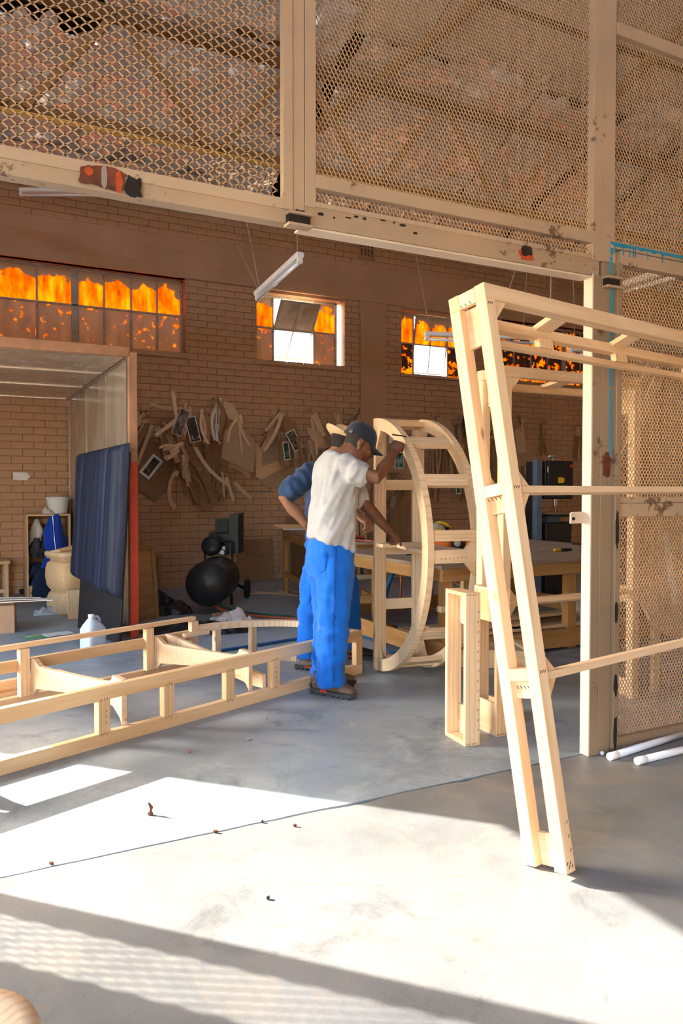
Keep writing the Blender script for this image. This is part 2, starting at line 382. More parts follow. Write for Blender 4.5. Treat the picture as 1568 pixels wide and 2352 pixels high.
    def lathe(s, prof, n=20, M=None, cap=True):    # prof: (r, z)
        vs = []; fs = []; m = len(prof)
        for r, z in prof:
            for k in range(n): vs.append((r * math.cos(2 * math.pi * k / n), r * math.sin(2 * math.pi * k / n), z))
        for i in range(m - 1):
            for k in range(n): fs.append((i * n + k, i * n + (k + 1) % n, (i + 1) * n + (k + 1) % n, (i + 1) * n + k))
        if cap: fs.append(tuple(range(n - 1, -1, -1))); fs.append(tuple((m - 1) * n + k for k in range(n)))
        return s.add(vs, fs, M)
    def prism(s, poly, t, M=None):                 # polygon in local XY, thickness t along Z (centred)
        n = len(poly); vs = [(x, y, -t / 2) for x, y in poly] + [(x, y, t / 2) for x, y in poly]
        fs = [tuple(range(n - 1, -1, -1)), tuple(range(n, 2 * n))] + [(k, (k + 1) % n, n + (k + 1) % n, n + k) for k in range(n)]
        return s.add(vs, fs, M)
    def ball(s, c, r, n=12, m=8, M=None):
        rx, ry, rz = r if isinstance(r, tuple) else (r, r, r); vs = [(c[0], c[1], c[2] - rz)]; fs = []
        for i in range(1, m):
            a = math.pi * i / m - math.pi / 2
            for k in range(n):
                b_ = 2 * math.pi * k / n; vs.append((c[0] + rx * math.cos(a) * math.cos(b_), c[1] + ry * math.cos(a) * math.sin(b_), c[2] + rz * math.sin(a)))
        vs.append((c[0], c[1], c[2] + rz))
        for k in range(n): fs.append((0, 1 + (k + 1) % n, 1 + k)); fs.append((len(vs) - 1, 1 + (m - 2) * n + k, 1 + (m - 2) * n + (k + 1) % n))
        for i in range(m - 2):
            for k in range(n): fs.append((1 + i * n + k, 1 + i * n + (k + 1) % n, 1 + (i + 1) * n + (k + 1) % n, 1 + (i + 1) * n + k))
        return s.add(vs, fs, M)
    def build(s, name, mat, parent=None, smooth=False, M=None): return mobj(name, s.v, s.f, mat, parent, smooth, M)
def board(name, p0, p1, w_, t_, mat='pine', parent=None, up=(0, 0, 1), ch=.002):
    """a plank whose own X axis runs along its length; w_ across, t_ along up"""
    p0 = Vector(p0); p1 = Vector(p1); d = p1 - p0; L = d.length; u = Vector(up)
    if abs(d.normalized().dot(u)) > .98: u = Vector((0, 1, 0))
    return MB().box((0, 0, 0), (L, w_, t_), ch=min(ch, w_ * .2, t_ * .2)).build(name, mat, parent, M=frame((p0 + p1) / 2, d, None, u - d.normalized() * u.dot(d.normalized())))
def smooth_path(pts, n=6):
    pts = [Vector(p) for p in pts]; out = []
    for i in range(len(pts) - 1):
        a, b_, c, d = pts[max(i - 1, 0)], pts[i], pts[i + 1], pts[min(i + 2, len(pts) - 1)]
        for k in range(n):
            t = k / n; out.append(.5 * ((2 * b_) + (c - a) * t + (2 * a - 5 * b_ + 4 * c - d) * t * t + (3 * b_ - a - 3 * c + d) * t ** 3))
    return out + [pts[-1]]
# ================================================================ the setting
YW, YP, XL, XR = 10.4, 2.76, -2.1, 14.0
# ---- floor: two slabs with an open, slightly ragged joint between them
def slab(name, x0, x1, y0, y1, mat, parent=None, ragged=None):
    vs = []; n = 160; rnd = random.Random(3)
    near = [(x0 + (x1 - x0) * k / n, y0 + (rnd.uniform(-.004, .004) if ragged == 0 else 0)) for k in range(n + 1)]
    far = [(x0 + (x1 - x0) * k / n, y1 + (rnd.uniform(-.005, .004) - (.018 if rnd.random() < .05 else 0) if ragged == 1 else 0)) for k in range(n + 1)]
    ring = near + far[::-1]; m = MB(); m.prism(ring, .14, Matrix.Translation((0, 0, -.07))); return m.build(name, mat, parent)
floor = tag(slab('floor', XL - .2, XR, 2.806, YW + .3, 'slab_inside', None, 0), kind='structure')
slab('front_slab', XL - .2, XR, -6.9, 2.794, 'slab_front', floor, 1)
MB().box((4, 2.8, -.075), (18, .10, .11)).build('joint_bed', 'soot_black', floor)
MB().box((-12.2, 4, -.12), (20, 40, .1)).build('yard_slab', 'yard_ground', floor)

# ---- back wall of painted brick
def rect_minus(x0, x1, z0, z1, holes):
    xs = sorted({x0, x1, *[max(x0, min(x1, h[k])) for h in holes for k in (0, 1)]}); zs = sorted({z0, z1, *[max(z0, min(z1, h[k])) for h in holes for k in (2, 3)]})
    for a, b_ in zip(xs, xs[1:]):
        for c, d in zip(zs, zs[1:]):
            mx, mz = (a + b_) / 2, (c + d) / 2
            if not any(h[0] < mx < h[1] and h[2] < mz < h[3] for h in holes): yield a, b_, c, d
WIN = [(-1.9, 3.03, 3.13, 4.17), (4.06, 5.475, 3.13, 4.13), (6.48, 7.86, 3.12, 4.12), (8.46, 11.2, 3.13, 4.17)]
WTOP = 5.30
wm = MB()
for a, b_, c, d in rect_minus(XL - .2, XR, -.14, WTOP, WIN): wm.box(((a + b_) / 2, YW + .132, (c + d) / 2), (b_ - a, .24, d - c))
wall = tag(wm.build('wall_back', 'mortar_paint'), kind='structure')
BEAM = (XL, XR, 4.17, 4.72); PIL = (5.74, 6.19, -.1, 4.17); PIL2 = (11.3, 11.75, -.1, 4.17); VENT = (5.72, 5.98, 4.83, 5.12)
MB().box(((XL + XR) / 2, YW + .045, 4.445), (XR - XL, .12, .55), ch=.008).build('concrete_beam', 'concrete_paint', wall)
for q in (PIL, PIL2): MB().box(((q[0] + q[1]) / 2, YW + .045, 2.04), (q[1] - q[0], .12, 4.26), ch=.008).build('concrete_column', 'concrete_paint', wall)
mb = MB()
for zz in (4.33, 4.52): mb.box((3.9, YW - .0165, zz), (11.5, .006, .008))
mb.build('form_line', 'concrete_paint', wall)
for h in WIN: MB().box(((h[0] + h[1]) / 2, YW + .085, h[2] - .02), (h[1] - h[0] + .06, .23, .04), ch=.006).build('sill', 'concrete_paint', wall)
BL, BH, JT = .265, .0905, .006
def pxy(p):
    v = Vector(p) - CAM; d = v.dot(FW); return 784 + FPX * v.dot(RT) / d, 1176 - FPX * v.dot(UP) / d, d
solid = [BEAM, PIL, PIL2, VENT] + WIN
full = []; rest = MB(); rb = random.Random(11); nrow = int(WTOP / BH) + 1
for r_ in range(nrow):
    z0 = r_ * BH + JT / 2; z1 = z0 + BH - JT; x = XL - (BL / 2 if r_ % 2 else 0)
    if z1 > WTOP: break
    segs = [(XL, XR)]
    for h in solid:
        if h[2] < (z0 + z1) / 2 < h[3]:
            ns = []
            for a, b_ in segs:
                if h[1] <= a or h[0] >= b_: ns.append((a, b_)); continue
                if h[0] > a: ns.append((a, h[0]))
                if h[1] < b_: ns.append((h[1], b_))
            segs = ns
    while x < min(XR, 12.6):
        for a, b_ in segs:
            u0, u1 = max(x + JT / 2, a), min(x + BL - JT / 2, b_)
            if u1 - u0 < .03: continue
            dy = rb.uniform(-.0025, .0025)
            if u1 - u0 > BL - JT - 1e-4: full.append(((u0 + u1) / 2, (z0 + z1) / 2, dy))
            else: rest.box(((u0 + u1) / 2, YW + .012 + dy, (z0 + z1) / 2), (u1 - u0, .03, z1 - z0), ch=.005)
        x += BL
VIS = [(0, 930, 148, 1150), (330, 830, 830, 935), (430, 655, 588, 830), (0, 455, 640, 560), (590, 1160, 860, 1180), (900, 880, 1020, 950)]
def vis(q):
    x, y, d = pxy((q[0], YW, q[1])); return any(a < x < c and b_ < y < e for a, b_, c, e in VIS)
cand = sorted([q for q in full if vis(q)], key=lambda q: pxy((q[0], YW, q[1]))[2])[:300]; cs = set(cand)
bme = MB().box((0, 0, 0), (BL - JT, .03, BH - JT), ch=.005).build('brick', 'brick_paint', wall)
for k, q in enumerate(cand):
    o = bme if k == 0 else bme.copy()
    if k: COL.objects.link(o); o.parent = wall
    o.matrix_basis = Matrix.Translation((q[0], YW + .012 + q[2], q[1])) @ Matrix.Rotation(rb.uniform(-.006, .006), 4, 'Z')
for q in full:
    if q not in cs: rest.box((q[0], YW + .012 + q[2], q[1]), (BL - JT, .03, BH - JT), ch=.004)
tag(rest.build('brickwork', 'brick_paint', wall), kind='stuff')
# air brick in the upper courses
v = thing('air_vent', 'brown clay air brick with rows of slots high on brick wall', 'vent', (5.85, YW, 4.975))
MB().box((0, .03, 0), (.25, .05, .28)).build('backing', 'soot_black', v)  # black sheet stands for the shade in the hollow behind the slots
m = MB()
for zz in (-.135, 0, .135): m.box((0, -.004, zz), (.26, .03, .022), ch=.003)
for xx in (-.12, -.06, 0, .06, .12): m.box((xx, -.004, 0), (.018, .03, .28), ch=.003)
m.build('grille', 'brick_paint', v)
m = MB()
for zz in [-.11 + .02 * k for k in range(12)]: m.box((0, .006, zz), (.25, .006, .007), Matrix.Rotation(0, 4, 'X'))
m.build('louvre', 'brick_paint', v)
# paper notice on the bricks, inside the booth
o = tag(MB().prism([(-.10, -.045), (.06, -.05), (.10, 0), (.055, .048), (-.10, .05)], .002).build('paper_scrap', 'paper', M=frame(oy(50, 1094, YW - .008), (1, 0, 0), None, (0, -1, .0))), 'torn cream paper scrap stuck on brick wall left of metal booth panel', 'paper')
# conduit along the wall
m = MB(); m.tube([(2.2, YW - .012, 1.285), (4.3, YW - .012, 1.28)], .009, 6); m.tube([(3.0, YW - .012, 1.28 - .02), (3.0, YW - .012, 1.28 + .03)], .014, 6)
tag(m.build('conduit_pipe', 'steel_dull'), 'thin painted conduit pipe running along the lower brick wall', 'pipe')

# ---- windows
def window(n, X0, X1, z0, z1, cols, zmid, thick=(), sash=None, tilt=0.0, top_only=False):
    wd = bpy.data.objects.new('window_%d' % n, None); link(wd); tag(wd, kind='structure'); wd.matrix_basis = Matrix.Translation((0, YW + .175, 0))
    fm = MB(); b2 = .034
    for xx in (X0 + b2 / 2, X1 - b2 / 2): fm.box((xx, 0, (z0 + z1) / 2), (b2, .05, z1 - z0), ch=.004)
    for zz in (z0 + b2 / 2, z1 - b2 / 2): fm.box(((X0 + X1) / 2, 0, zz), (X1 - X0, .05, b2), ch=.004)
    fm.build('window_frame', 'window_steel', wd)
    skip = sash or (0, 0)
    for c in cols[1:-1]: MB().box((c, -.004, (z0 + z1) / 2), ((.09 if c in thick else .022), .04, z1 - z0 - .05), ch=.004).build('mullion', 'window_steel', wd)
    for a, b_ in zip(cols, cols[1:]):
        if sash and a >= skip[0] - 1e-3 and b_ <= skip[1] + 1e-3: continue
        MB().box(((a + b_) / 2, -.006, zmid), (b_ - a, .036, .022), ch=.004).build('glazing_bar', 'window_steel', wd)
        for up_ in (0, 1):
            c, d = (zmid, z1 - .03) if up_ else (z0 + .03, zmid)
            MB().box(((0), 0, 0), (b_ - a - .003, .005, d - c - .003)).build('pane', 'pane_streaked' if n == 4 or (n == 3 and not up_) else 'pane_upper' if up_ else 'pane_lower', wd, M=Matrix.Translation(((a + b_) / 2, .004, (c + d) / 2)))
    if sash:
        a, b_ = sash; hz = (z0 + z1) / 2 + .03; hh = (z1 - z0) / 2 - .05; wv_ = (b_ - a) / 2 - .02
        s = bpy.data.objects.new('sash', None); link(s, wd); s.matrix_basis = Matrix.Translation(((a + b_) / 2, 0, hz)) @ Matrix.Rotation(tilt, 4, 'X')
        sm = MB()
        for xx in (-wv_, 0, wv_): sm.box((xx, 0, -.01), (.020, .030, 2 * hh), ch=.003)
        for zz in (-hh, 0, hh): sm.box((0, 0, zz - .01), (2 * wv_ + .02, .030, .020), ch=.003)
        sm.build('sash_frame', 'window_steel', s)
        for xx in (-wv_ / 2, wv_ / 2):
            if top_only and xx > 0: pass
            MB().box((0, 0, 0), (wv_ - .02, .005, hh - .02)).build('pane', 'pane_upper' if top_only else 'pane_sash', s, M=Matrix.Translation((xx, .003, hh / 2 - .01)))
        MB().box((0, 0, 0), (b_ - a, .05, .026), ch=.004).build('sash_rail', 'window_steel', wd, M=Matrix.Translation(((a + b_) / 2, .0, z0 + .03)))
    return wd
plain('pane_sash', (.55, .46, .34), .5, var=.3, scale=5, dirt=((.48, .26, .10), .50, .2, 4))
c1 = [-1.87, -1.02, -.165, .69 - .42, .69, 1.15, 1.613, 1.97, 2.33, 2.68, 3.0]
c1 = [-1.87, -1.5, -1.12, -.74, -.36, .03, .25, .70, 1.15, 1.613, 1.98, 2.33, 2.68, 3.0]
window(1, -1.9, 3.03, 3.13, 4.17, c1, 3.69, thick=(1.613, .03))
window(2, 4.06, 5.42, 3.13, 4.13, [4.09, 4.38, 5.03, 5.39], 3.66, sash=(4.38, 5.03), tilt=R(38))
window(3, 6.48, 7.80, 3.12, 4.12, [6.51, 6.80, 7.46, 7.77], 3.64, sash=(6.80, 7.46), tilt=R(9), top_only=True)
window(4, 8.46, 11.2, 3.13, 4.17, [8.49, 8.86, 9.24, 9.62, 10.0, 10.40, 10.80, 11.17], 3.70, thick=(10.0,))

# ---- side walls (the left one has the open yard door the sun comes through)
DJ0, DJ1, DLZ = 4.72, 6.95, 3.05
EJ0, EJ1 = -5.2, 1.3                              # unseen second opening behind the camera, added for bounced fill light
wl = MB()
for y0, y1, z0, z1 in ((-6.9, EJ0, -.15, 5.95), (EJ0, EJ1, DLZ, 5.95), (EJ1, DJ0, -.15, 5.95), (DJ0, DJ1, DLZ, 5.95), (DJ1, YW + .3, -.15, 5.95)): wl.box((XL - .12, (y0 + y1) / 2, (z0 + z1) / 2), (.24, y1 - y0, z1 - z0))
wl.prism([(10.6, 5.0), (-6.9, 5.0), (-6.9, 5.9), (2.4, 8.62), (10.6, 5.35)], .24, frame((XL - .12, 0, 0), (0, 1, 0), (0, 0, 1)))
tag(wl.build('wall_left', 'side_wall'), kind='structure')
wr = MB(); wr.prism([(10.6, -.1), (-6.9, -.1), (-6.9, 5.9), (2.4, 8.62), (10.6, 5.35)], .2, frame((XR + .1, 0, 0), (0, 1, 0), (0, 0, 1)))
tag(wr.build('wall_right_added', 'side_wall'), kind='structure')  # unseen end wall, added to block light
wb_ = MB(); wb_.box(((XL + XR) / 2, -6.8, 2.9), (XR - XL, .24, 6.1)); tag(wb_.build('wall_front_added', 'side_wall'), kind='structure')  # unseen wall added behind the camera to keep out low front sky
rf2 = MB(); zf = lambda y: 8.60 + (y - 2.3) * .2947
for y0, y1, xa, xb in ((2.4, 1.9, XL - .4, XR + .4), (1.9, .9, 4.0, XR + .4), (.9, -7.2, XL - .4, XR + .4)): rf2.prism([(y0, zf(y0)), (y1, zf(y1)), (y1, zf(y1) + .08), (y0, zf(y0) + .08)], xb - xa, frame(((xa + xb) / 2, 0, 0), (0, 1, 0), (0, 0, 1)))       # gap between is an unseen roof opening added for fill light
tag(rf2.build('ceiling_front_added', 'board_ceiling'), kind='structure')  # unseen roof added over the camera side to cut front sky light

# ---- expanded metal
def expanded(mb, u0, u1, v0, v1, pu, pv, sw, th, Mx, vertical=False):
    """diamond mesh of zigzag strands in the (u,v) rectangle; strands run along the long diagonal"""
    if vertical: lo, hi, s0, s1, pl, ps = v0, v1, u0, u1, pv, pu
    else: lo, hi, s0, s1, pl, ps = u0, u1, v0, v1, pu, pv
    bond = pl * .055; amp = ps / 4 - sw * .10; n = int((hi - lo) / (pl / 2)); ns = int((s1 - s0) / (ps / 2)); vs = []; fs = []
    for k in range(ns + 1):
        c = s0 + k * ps / 2; pts = []
        for i in range(n + 1):
            l = lo + i * pl / 2; s_ = c + (amp if (i + k) % 2 else -amp); pts += [(max(lo, l - bond), s_), (min(hi, l + bond), s_)]
        b0 = len(vs)
        for i, (l, s_) in enumerate(pts):
            wd = sw * .5
            for ds, dt in ((-wd, -th / 2), (wd, -th / 2), (wd, th / 2), (-wd, th / 2)):
                q = (s_ + ds, l, dt) if vertical else (l, s_ + ds, dt)
                vs.append(Mx @ Vector(q))
        for i in range(len(pts) - 1):
            for e in range(4): fs.append((b0 + i * 4 + e, b0 + i * 4 + (e + 1) % 4, b0 + (i + 1) * 4 + (e + 1) % 4, b0 + (i + 1) * 4 + e))
    mb.add(vs, fs)
def mesh_panel(name, parent, x0, x1, z0, z1, pu, pv, sw, vertical, mat, Y, th=.0035):
    m = MB(); expanded(m, x0, x1, z0, z1, pu, pv, sw, th, Matrix(((1, 0, 0, 0), (0, 0, 1, Y), (0, 1, 0, 0), (0, 0, 0, 1))), vertical)
    return tag(m.build(name, mat, parent), kind='stuff')

# ---- gate stile and mesh in the yard door
yd = thing('yard_gate', 'cream mesh gate leaf standing in the side doorway', 'gate', (XL - .05, 0, 0))
for yy in (5.12,): board('stile', (0, yy, .0), (0, yy, 3.02), .05, .10, 'cream_paint', yd, up=(0, 1, 0))
for zz in (.05, 3.0): board('rail', (0, 4.74, zz), (0, 5.12, zz), .05, .08, 'cream_paint', yd)
m = MB(); expanded(m, 4.73, 5.08, .08, 2.98, .040, .062, .0065, .004, Matrix(((0, 0, 1, 0), (1, 0, 0, 0), (0, 1, 0, 0), (0, 0, 0, 1))), True)
tag(m.build('mesh', 'mesh_cream', yd), kind='stuff')

# ---- steel partition with mesh panels above the gate opening
pt = thing('mesh_partition', 'cream steel partition frame with expanded mesh panels above the wide gate opening', 'partition')
def sb(name, x0, x1, z0, z1, y0=YP, y1=YP + .05, mat='cream_paint', parent=pt, ch=.002):
    return MB().box(((x0 + x1) / 2, (y0 + y1) / 2, (z0 + z1) / 2), (x1 - x0, y1 - y0, z1 - z0), ch=ch).build(name, mat, parent)
hz0, hz1 = 2.325, 2.405
sb('header_beam', -2.0, 1.225, hz0, hz1, YP + .004, YP + .07, 'cream_dirty'); sb('header_beam', 1.225, 2.84, hz0 + .002, 2.425, YP + .004, YP + .07, 'cream_dirty')
sb('rail', -2.0, 1.187, 2.375, 2.415, YP - .004, YP + .03)                       # bottom rail of the left panel
sb('stile', 1.187, 1.227, 2.375, 4.2, YP - .004, YP + .03)
sb('post', 1.229, 1.278, 2.33, 4.2, YP + .002, YP + .06)
sb('stile', 1.280, 1.326, 2.40, 4.2, YP - .002, YP + .04)
sb('rail', 1.326, 2.79, 2.478, 2.53, YP - .004, YP + .03)
sb('stile', 2.79, 2.853, 2.40, 4.2, YP - .002, YP + .04)
sb('rail', 1.326, 2.79, 2.405, 2.425, YP - .002, YP + .04)
sb('rail', -2.0, 2.79, 4.16, 4.22); sb('rail', -2.0, -1.95, 2.38, 4.2)
sb('post', 2.855, 2.935, 0.0, 2.40, YP, YP + .055, 'cream_aged'); sb('post', 2.855, 2.935, 2.402, 4.2, YP, YP + .055)
mesh_panel('mesh', pt, -1.95, 1.19, 2.41, 4.17, .050, .034, .0058, False, 'mesh_cream', YP + .032)
mesh_panel('mesh', pt, 1.32, 2.80, 2.525, 4.17, .0195, .034, .0040, True, 'mesh_cream', YP + .034)
mesh_panel('mesh', pt, 1.32, 2.80, 2.42, 2.482, .0195, .034, .0040, True, 'mesh_cream', YP + .020)
# jamb post of the opening with left edge and header underside painted pale as lit, hasp, and stub brackets
sb('jamb_post', 2.800, 2.853, 0.0, 2.33, YP, YP + .055, 'cream_aged'); sb('jamb_lit_face', 2.793, 2.801, 0.0, 2.335, YP + .001, YP + .060, 'cream_lit'); sb('header_lit_underside', 1.27, 2.80, 2.317, 2.326, YP + .006, YP + .085, 'cream_lit')
hp = MB(); hp.prism([(-.085, -.028), (0, -.028), (0, .028), (-.075, .028), (-.085, .018)], .006, frame((2.795, YP + .05, 1.165), (1, 0, 0), (0, 0, 1))); hp.build('hasp', 'cream_lit', pt)
MB().tube([(2.726, YP + .040, 1.160), (2.726, YP + .058, 1.160)], .008, 10).build('hasp_hole', 'soot_black', pt)  # black plug stands for the shade inside the hole
def bracket(x, z, mat2):
    m = MB(); m.box((x, YP - .012, z + .022), (.10, .05, .010)); m.box((x, YP - .012, z - .022), (.10, .05, .010)); m.build('bracket', 'cream_dirty', pt)
    MB().box((x, YP - .008, z), (.09, .03, .036)).build('bracket_core', mat2, pt)
bracket(1.245, 2.335, 'soot_black'); bracket(2.905, 2.300, 'soot_black')
# scorched and red-leaded weld repairs
rr = random.Random(5)
def blotch(name, cx, cz, w_, h_, mat, y=YP - .0065, parent=pt, n=44, j=.4):
    pts = []
    for k in range(n):
        a = 2 * math.pi * k / n; ca, sa = math.cos(a), math.sin(a); q = 1 + j * 1.0 * noise.noise(Vector((ca * 1.6 + cx * 31, sa * 1.6 + cz * 17, w_ * 90))) + j * .35 * noise.noise(Vector((ca * 4 + cx * 31, sa * 4, h_ * 70)))
        pts.append((math.copysign(abs(ca) ** .7, ca) * w_ * q / 2, math.copysign(abs(sa) ** .7, sa) * h_ * q / 2))
    return MB().prism(pts, .002, frame((cx, y, cz), (1, 0, 0), (0, 0, 1))).build(name, mat, parent)
p = oy(238, 408, YP)
blotch('weld_patch', p.x, p.z, .15, .07, 'rust'); blotch('weld_patch', p.x + .05, p.z - .012, .022, .065, 'red_lead', YP - .0085); blotch('weld_patch', p.x - .05, p.z + .01, .03, .03, 'red_lead', YP - .0085); blotch('scorch_mark', p.x + .10, p.z - .02, .055, .075, 'soot_black', YP - .0085); blotch('scorch_mark', p.x + .0, p.z + .0, .02, .075, 'steel_dull', YP - .0095, j=.1)
p = oy(1210, 585, YP); blotch('weld_patch', p.x, p.z, .085, .045, 'red_lead', YP + .002); blotch('scorch_mark', p.x, p.z + .018, .06, .045, 'soot_black', YP + .0)
p = oy(690, 498, YP); blotch('scorch_mark', p.x, p.z, .05, .045, 'soot_black', YP - .001)
for k in range(9):
    p = oy(735 + 28 * k + rr.uniform(-10, 10), 478 + 5.0 * k + rr.uniform(0, 18), YP); blotch('rust_spot', p.x, p.z, rr.uniform(.008, .03), rr.uniform(.004, .012), 'soot_black', YP + .0025, n=9)

# ---- fixed mesh bay and gate leaf right of the opening
gt = thing('mesh_gate', 'cream framed mesh gate with rusty bottom rail right of the opening', 'gate')
gs = lambda *a, **k: sb(*a, parent=gt, **k)
GX0, GX1 = 2.938, 4.9
gs('stile', GX0, GX0 + .035, .02, 2.40, YP - .02, YP + .03, mat='cream_aged')
gs('stile', GX1 - .05, GX1, .02, 2.40)
gs('rail', GX0 + .035, GX1, 2.40, 2.468, YP - .006, YP + .04); gs('rail', GX0 - .03, GX1, 2.472, 2.505, YP - .006, YP + .04)
gs('rail', GX0 + .035, GX1, 1.165, 1.232); gs('rail', GX0 + .035, GX1, 1.234, 1.262, YP + .004, YP + .04)
gs('rail', GX0 + .035, GX1, .015, .065, YP - .004, YP + .04, mat='cream_aged')
gs('rail', GX0, GX1, 3.50, 3.56); gs('rail', GX0, GX1, 4.16, 4.22)
mesh_panel('mesh', gt, GX0 + .02, GX1 - .04, .06, 1.17, .0215, .0335, .0036, True, 'mesh_rust', YP + .032)
mesh_panel('mesh', gt, GX0 + .02, GX1 - .04, 1.255, 2.405, .0215, .0335, .0036, True, 'mesh_cream', YP + .032)
mesh_panel('mesh', gt, GX0 + .005, GX1 - .04, 2.50, 3.51, .0215, .0335, .0036, True, 'mesh_cream', YP + .032)
mesh_panel('mesh', gt, GX0 + .005, GX1 - .04, 3.56, 4.17, .0215, .0335, .0036, True, 'mesh_cream', YP + .032)
# blue paint runs on rail and post
m = MB(); xs = [GX0 - .035 + .03 * k for k in range(34)]
m.prism([(x, 2.500) for x in xs] + [(x, 2.486 + rr.uniform(-.006, .006)) for x in xs[::-1]], .002, frame((0, YP - .0075, 0), (1, 0, 0), (0, 0, 1)))
for x in (2.93, 2.985, 3.03, 3.055, 3.07, 3.155, 3.26): m.box((x, YP - .0075, 2.472 - rr.uniform(0, .006)), (.005, .002, .045))
m.build('paint_run', 'blue_paint', gt)
m = MB()
for z0, z1, ww in ((2.44, 2.50, .018), (2.345, 2.43, .015), (2.05, 2.285, .016), (1.80, 2.04, .015), (1.45, 1.79, .013)): m.box((2.913 + rr.uniform(-.003, .003), YP - .002, (z0 + z1) / 2), (ww, .003, z1 - z0), ch=.001)
m.build('paint_run', 'blue_paint', pt)
blotch('scorch_mark', 2.895, 1.42, .05, .12, 'rust', YP - .003, j=.25)
for zz, hh in ((.10, .16), (.34, .10), (.70, .10), (1.10, .16)): blotch('scorch_mark', GX0 + .010, zz, .022, hh, 'soot_black', YP - .0225, parent=gt, j=.35)

# ---- roof
RZ0, RS = 5.20, .40
rz = lambda y: RZ0 + RS * (YW - y)
rm = MB(); rm.prism([(YW + .6, rz(YW + .6) + .16), (2.3, rz(2.3) + .16), (2.3, rz(2.3) + .22), (YW + .6, rz(YW + .6) + .22)], XR - XL + .8, frame(((XL + XR) / 2, 0, 0), (0, 1, 0), (0, 0, 1)))
roof = tag(rm.build('ceiling', 'roof_dark'), kind='structure')
for k, y in enumerate((10.2, 9.1, 8.0, 6.9, 5.8, 4.7, 3.6, 2.5)): MB().box(((XL + XR) / 2, y, rz(y) + .08), (XR - XL, .07, .12)).build('purlin', 'girder_dark', roof)
rq = random.Random(21)
def sheet(x0, x1, y0, y1, name, mat, amp, off, nx=34, ny=90, sag=.05, torn=0):
    vs = []; fs = []; s0 = rq.uniform(0, 50)
    for j in range(ny + 1):
        y = y0 + (y1 - y0) * j / ny
        for i in range(nx + 1):
            u = i / nx; x = x0 + (x1 - x0) * u
            if torn and j == ny: y = y1 + noise.noise(Vector((x * 4, s0, 0))) * torn
            d = noise.noise(Vector((x * 1.7 + s0, y * 1.7, 0))) * amp * .8 + (.5 - abs(noise.noise(Vector((x * 3.1 + s0, y * 3.6, 3)))) * 2) * amp * .75 + (.5 - abs(noise.noise(Vector((x * 7.5 + s0, y * 8, 7)))) * 2) * amp * .30 + noise.noise(Vector((x * 19 + s0, y * 19, 7))) * amp * .07
            ph = ((10.2 - y) / 1.1) % 1.0
            vs.append((x, y, rz(y) + off - sag * math.sin(math.pi * ph) * (1.0 + .6 * math.sin(math.pi * u)) + d))
    for j in range(ny):
        for i in range(nx): a = j * (nx + 1) + i; fs.append((a, a + 1, a + nx + 2, a + nx + 1))
    return mobj(name, vs, fs, mat, roof, True)
x = XL - .1; k = 0
while x < 13.6:
    wdt = rq.uniform(1.18, 1.34); gap = .16 if k in (4, 7) else rq.choice((-.03, -.03, .015))
    y0 = 10.75; y1 = 7.45 + rq.uniform(-.25, .1)
    if k == 2: sheet(x, x + wdt, 10.75, 8.35, 'foil_sheet', 'foil', .10, -.03, torn=.5)
    else: sheet(x, x + wdt, y0, y1, 'foil_sheet', 'foil', .085, -.05 if k % 2 else -.02, torn=.12)
    x += wdt + gap; k += 1
x = XL - .1
while x < 13.4:
    sheet(x, x + 1.19, 7.62, 2.35, 'ceiling_panel', 'board_ceiling', .012, .05, nx=4, ny=20, sag=.012); x += 1.2
# drooping foil over the back wall at the left
sheet(XL, 3.2, 10.38, 9.75, 'foil_flap', 'foil', .05, -.16, nx=40, ny=10, sag=0)

# ---- lattice girders
def girder(Y, zb, zt, label, mats, off=0.0, x0=-2.0, x1=13.8, bay=.95):
    g = thing('roof_girder', label, 'girder', group='lattice girders under the roof')
    MB().box(((x0 + x1) / 2, Y, zb), (x1 - x0, .09, .012)).build('bottom_flange', mats[1], g); MB().box(((x0 + x1) / 2, Y + .03, zb + .065), (x1 - x0, .012, .13)).build('bottom_chord', mats[0], g)
    MB().box(((x0 + x1) / 2, Y, zt), (x1 - x0, .10, .12)).build('top_chord', mats[2], g)
    k = 0; xx = x0 + off
    while xx + bay * .5 < x1:
        a, b_ = ((xx + .08, zb + .06), (xx + bay - .08, zt - .05)) if k % 2 == 0 else ((xx + .08, zt - .05), (xx + bay - .08, zb + .06))
        MB().bar((a[0], Y, a[1]), (b_[0], Y, b_[1]), .075, .05, up=(0, 1, 0)).build('web_bar', mats[0], g); xx += bay; k += 1
    return g
Zb = oy(300, 312, 7.8).z; Zt = oy(300, 45, 7.8).z
girder(7.8, Zb, Zt, 'brown lattice roof girder with yellow lower edge seen through the mesh', ('girder_brown', 'girder_yellow', 'girder_dark'), off=.78)
girder(5.0, rz(5.0) - 1.2, rz(5.0) - .05, 'pale lattice roof girder nearer the partition, high under the roof', ('girder_brown', 'girder_brown', 'girder_dark'), off=.2)
def rafter(pa, pb, label):
    def hit(x, y):
        d = ray(x, y); n_ = Vector((0, RS, 1)); return CAM + d * ((RZ0 + RS * YW - .30 - CAM.z) / d.dot(n_))
    a, b_ = hit(*pa), hit(*pb); r_ = thing('roof_rafter', label, 'rafter', a); e = (b_ - a) * 1.5
    MB().bar((0, 0, 0), e, .06, .12).build('chord', 'girder_brown', r_); MB().bar((0, 0, -.06), e + Vector((0, 0, -.06)), .10, .012).build('flange', 'girder_brown', r_)
rafter((730, 290), (1100, 0), 'slanted brown steel rafter crossing behind the middle mesh panel')
rafter((1330, 300), (1568, 60), 'slanted brown steel rafter behind the upper right mesh bay')
